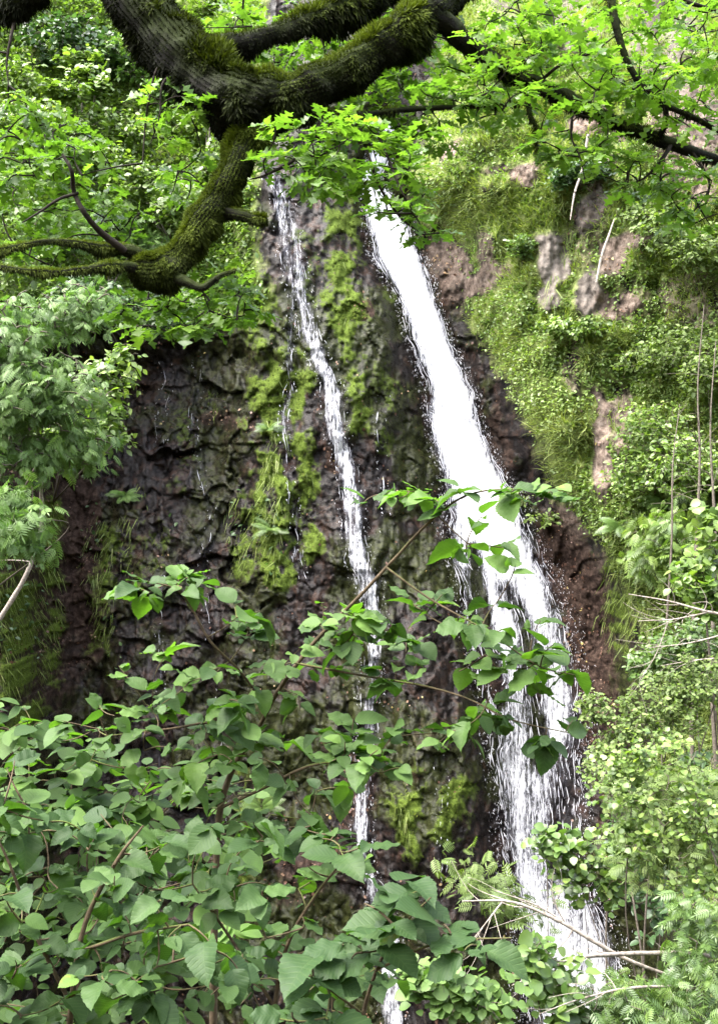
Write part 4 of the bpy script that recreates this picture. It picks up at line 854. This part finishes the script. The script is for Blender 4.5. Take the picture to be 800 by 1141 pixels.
# dead branches
def deadwood(name, label, arms, mat=DEADB, extra=0, ln=(0.2, 0.5)):
    P0, r0 = limb(arms[0]); t = thing(name, label, 'dead branch', P0[0])
    for i, s in enumerate(arms):
        P, r = limb(s, 30); a = Acc(); a.tube(P, r, 7, 0.5, 0.2, 20, i)
        for _ in range(extra):
            k = RS.randint(6, 29); d = (P[min(k + 1, 29)] - P[k - 1]); d = nrm(d) + RS.normal(0, 0.6, 3); d = nrm(d) * RS.uniform(*ln)
            q = np.linspace(0, 1, 6)[:, None]
            a.tube(P[k] + d * q + RS.normal(0, 0.05, 3) * np.sin(q * 3.1), np.linspace(r[k] * 0.5, 0.0015, 6), 5, 0.5)
        a.build('branch', mat, t)
deadwood('dead_branch', 'pale dead forked branch reaching across the foot of the falls',
         [[(860, 1064, 8.2, .022), (800, 1065, 8.0, .020), (740, 1062, 7.9, .018), (690, 1063, 7.8, .017), (640, 1068, 7.6, .014), (600, 1085, 7.5, .008), (570, 1098, 7.4, .003)],
          [(760, 1092, 7.9, .010), (700, 1070, 7.9, .015), (660, 1048, 7.9, .017), (620, 1025, 7.9, .014), (570, 1005, 7.9, .010), (515, 1004, 7.9, .004)],
          [(640, 1036, 7.9, .009), (600, 1010, 8.0, .006), (550, 992, 8.0, .003)], [(560, 1004, 7.9, .007), (540, 1030, 7.8, .005), (520, 1055, 7.8, .002)], [(800, 1100, 7.6, .012), (710, 1100, 7.4, .010), (650, 1112, 7.3, .006), (600, 1130, 7.2, .002)]], extra=5)
deadwood('dead_branch', 'bleached bare twigs fanning out in front of the green bank, above the silvery bush',
         [[(840, 690, 12, .020), (790, 682, 12, .016), (745, 670, 12, .010), (700, 662, 12, .005)], [(790, 682, 12, .010), (750, 690, 12, .008), (710, 692, 12, .004)], [(830, 700, 12, .012), (770, 716, 12, .008), (720, 722, 12, .003)],
          [(840, 730, 12, .012), (780, 735, 12, .008), (735, 742, 12, .003)], [(745, 690, 12, .007), (730, 730, 12, .005), (712, 758, 12, .002)]], extra=7, ln=(0.2, 0.6))
pole('dead_stick', 'pale dead stick leaning on the bare soil beside the rock outcrop', 'dead branch', [(664, 315, 20.4, .022), (670, 285, 20.5, .026), (678, 262, 20.6, .022), (684, 244, 20.7, .010)], DEADB, part='stick')
pole('hanging_root', 'thin pale root dangling from under the oak branch above the outcrop', 'root', [(655, 150, 20.5, .03), (648, 190, 20.4, .022), (640, 215, 20.3, .02), (635, 245, 20.2, .008)], DEADB, part='root')

# ferns: each a thing
def fern(u, v, size, label, mat=BRIGHT, k=14, lift=0.12, group=None):
    p = cliff_pt(u, v, lift); t = thing('fern', label, 'fern', p, group)
    a = Acc(); ang = np.arange(k) * 6.283 / k + RS.normal(0, 0.2, k)
    d = np.stack([np.cos(ang), -np.abs(np.sin(ang)) * 0.8 - 0.2, RS.uniform(-0.1, 0.8, k)], -1)
    a.inst(FERN, frames(d, np.array([[0, -0.9, 0.7]]) + rnd(k, 0.2), size * RS.uniform(0.7, 1.1, k)), np.repeat(p[None], k, 0), RS.uniform(0.3, 0.8, k))
    a.build('frond', mat, t)
for a_ in ((140, 552, 0.46, 'fern on the dark ledge beside the left-hand bare trunk', BLUEG), (300, 478, 0.37, 'fern on the bright moss stripe, upper of two', BRIGHT), (302, 590, 0.43, 'fern on the bright moss stripe, lower of two', BRIGHT),
           (60, 520, 0.56, 'brownish green fern drooping under the feathery rowan', DEEP), (292, 900, 0.56, 'fern behind the hazel stem at the foot of the rock', BRIGHT), (690, 585, 0.50, 'fern on the bank beside the soil streak, right of the falls', BRIGHT),
           (740, 560, 0.56, 'fern in front of the slim trunks on the right bank', BRIGHT)):
    fern(*a_)

# ------------------------------------------------------------------ uncountable cover
def pick(M, n, lo=0.25, box=(-60, 860, -60, 1200)):
    u = RS.uniform(box[0], box[1], n * 4); v = RS.uniform(box[2], box[3], n * 4)
    w = sample(M, u, v); k = RS.rand(len(u)) < np.clip((w - lo) / (1 - lo), 0, 1)
    return u[k][:n], v[k][:n]
clump = np.clip(0.5 + 1.1 * fbm(X0 * 1.1, Z0 * 1.1, 4.0, 4, 91), 0, 1)
gmask = np.maximum(green, np.maximum(mossb * 0.0, right * 0.12))
def cover(name, M, n, tpl, size, mat, mode, aspect=1.0, tint=(0.2, 0.85), box=(-60, 860, -60, 1200), lo=0.25, oldfrac=0.0):
    u, v = pick(M, n, lo, box); m = len(u)
    D = cliffD(u, v); P = P_of(u, v, D); nn = cliffN(u, v); nn = np.where(nn[:, 1:2] > 0, -nn, nn)
    cl = fbm(P[:, 0] * 0.9, P[:, 2] * 0.9, P[:, 1] * 0, 3, 93)
    if mode == 'grass':
        d = nn * 0.8 + np.array([[0, 0, 0.75]]) + rnd(m, 0.4)
        s = size * RS.uniform(0.5, 1.3, m)
        tplV = tpl[0].copy(); tplV[:, 2] -= 0.55 * tplV[:, 1] ** 2; tpl = (tplV, tpl[1], tpl[2])
        R = frames(d, nn * 0.3 + np.array([[0, 0, 1.0]]) + rnd(m, 0.25), s, np.full(m, aspect))
    elif mode == 'hang':
        d = nn * 0.45 + np.array([[0, 0, -1.0]]) + rnd(m, 0.2); s = size * RS.uniform(0.5, 1.4, m)
        R = frames(d, nn + rnd(m, 0.3), s, np.full(m, aspect))
    elif mode == 'flat':
        d = rnd(m) + np.array([[0, 0, -0.4]]); s = size * RS.uniform(0.4, 1.4, m); R = frames(d, nn + rnd(m, 0.35), s, np.full(m, aspect)); P = P + nn * 0.02
    else:
        d = rnd(m, 0.7) + nn * 0.8; s = size * RS.uniform(0.5, 1.5, m)
        R = frames(d, nn * 0.5 + np.array([[-0.1, -0.1, 0.9]]) + rnd(m, 0.4), s, np.full(m, aspect)); P = P + nn * (RS.rand(m, 1) * size * 2.0 * np.clip(0.6 + cl[:, None], 0.1, 1.4))
    tn = np.clip(0.5 * (tint[0] + tint[1]) + (tint[1] - tint[0]) * (0.7 * cl) + RS.normal(0, 0.13, m), 0, 0.9); tn = np.where(RS.rand(m) < oldfrac, 1.0, tn)
    a = Acc(); a.inst(tpl, R, P, tn); o = a.build(name, mat); o['kind'] = 'stuff'; return o
cover('undergrowth', gmask * (0.25 + 0.75 * smooth(0.35, 0.6, clump)), 100000, SMALL, 0.070, FRESH, 'herb')
cover('undergrowth', gmask * right * smooth(0.6, 0.35, clump), 50000, SMALL, 0.065, PALEG, 'herb')
cover('undergrowth', gmask * upleft, 46000, SMALL, 0.12, FRESH, 'herb', box=(-60, 320, -60, 400))
cover('undergrowth', gmask * smooth(680, 740, U), 50000, SMALL, 0.075, PALEG, 'herb')
cover('undergrowth', blobs([(20, 640, 40, 150, .6), (110, 600, 16, 60, .5), (130, 700, 24, 40, .35), (200, 590, 14, 40, .4), (300, 600, 14, 60, .6), (270, 590, 10, 60, .5)]), 9000, SMALL, 0.11, DEEP, 'herb')
cover('grass', gmask * right * (0.35 + 0.65 * smooth(0.65, 0.4, clump)), 75000, BLADE, 0.30, GRASSM, 'grass', 0.75, oldfrac=0.05)
cover('hanging_grass', np.maximum(mossb * 0.30 * (V_ > 200), blobs([(302, 560, 16, 90, 1), (270, 600, 12, 50, .8), (265, 290, 24, 60, .9), (243, 460, 4, 30, .8), (700, 660, 30, 90, 1), (690, 600, 30, 50, .8), (620, 320, 14, 30, .8), (640, 270, 14, 30, .9), (450, 910, 10, 40, .8), (115, 650, 18, 80, .9), (25, 690, 50, 120, .9), (62, 640, 14, 110, .8), (145, 600, 10, 40, .7), (165, 560, 8, 30, .7)])), 16000, BLADE, 0.30, GRASSM, 'hang', 0.75, tint=(0.0, 0.75), oldfrac=0.05)
cover('moss_cover', np.clip(mossb * 1.0, 0, 1), 34000, SMALL, 0.05, MOSSM, 'flat', 1.0, (0.55, 0.95), lo=0.45)
cover('fallen_leaves', np.clip(soil * 0.7 + 0.12 * wet, 0, 1) * smooth(-0.1, 0.45, wob(1.7, 15.0) + 0.4 * wob(5.0, 16.0)), 15000, SMALL, 0.062, DEADM, 'flat', 1.3, (0.1, 0.9), lo=0.02, oldfrac=0.06)

cover('fallen_leaves', blobs([(618, 600, 26, 50, 1), (645, 680, 26, 70, 1), (660, 770, 20, 60, .7), (500, 290, 20, 60, .7), (395, 345, 12, 20, .8), (365, 510, 10, 18, .8), (385, 880, 24, 50, .7), (250, 480, 36, 10, .7), (330, 960, 36, 40, .6)]) * smooth(-0.3, 0.3, wob(4.0, 19.0)), 16000, SMALL, 0.068, DEADM, 'flat', 1.3, (0.3, 1.0), lo=0.02, oldfrac=0.04)

# ------------------------------------------------------------------ light, camera
sun_el, sun_az = math.radians(64), math.radians(-110)       # azimuth from +Y towards +X
S = bpy.context.scene
w = bpy.data.worlds.new('World'); S.world = w; w.use_nodes = True
bg = w.node_tree.nodes['Background']; sky = w.node_tree.nodes.new('ShaderNodeTexSky'); sky.sky_type = 'NISHITA'; sky.sun_disc = False
sky.sun_elevation = sun_el; sky.sun_rotation = sun_az; sky.air_density = 1.0; sky.dust_density = 3.0; sky.ozone_density = 1.0
hs = w.node_tree.nodes.new('ShaderNodeHueSaturation'); hs.inputs['Saturation'].default_value = 0.45; w.node_tree.links.new(sky.outputs[0], hs.inputs['Color']); w.node_tree.links.new(hs.outputs[0], bg.inputs[0]); bg.inputs[1].default_value = 0.15
sl = bpy.data.lights.new('sun', 'SUN'); sl.energy = 1.5; sl.angle = math.radians(55); sl.color = (1.0, 0.95, 0.87)
so = bpy.data.objects.new('sun', sl); C.objects.link(so)
sd = np.array([math.sin(sun_az) * math.cos(sun_el), math.cos(sun_az) * math.cos(sun_el), math.sin(sun_el)])
from mathutils import Vector
so.rotation_euler = Vector(sd).to_track_quat('Z', 'Y').to_euler(); so.location = (0, 0, 30)
cam = bpy.data.cameras.new('camera'); cam.sensor_fit = 'VERTICAL'; cam.sensor_height = 36; cam.lens = 36 * F / 1141; cam.clip_end = 600; cam.clip_start = 0.05
co = bpy.data.objects.new('camera', cam); C.objects.link(co); co.location = (0, 0, 0); co.rotation_euler = (math.radians(90), 0, 0)
S.camera = co
S.view_settings.view_transform = 'Standard'; S.view_settings.look = 'None'; S.view_settings.exposure = 3.45; S.view_settings.gamma = 1.0
S.cycles.max_bounces = 6; S.cycles.transparent_max_bounces = 10; S.cycles.diffuse_bounces = 3; S.cycles.transmission_bounces = 4; S.cycles.glossy_bounces = 2
S.cycles.caustics_reflective = False; S.cycles.caustics_refractive = False
S.cycles.use_denoising = True
S.render.use_persistent_data = False
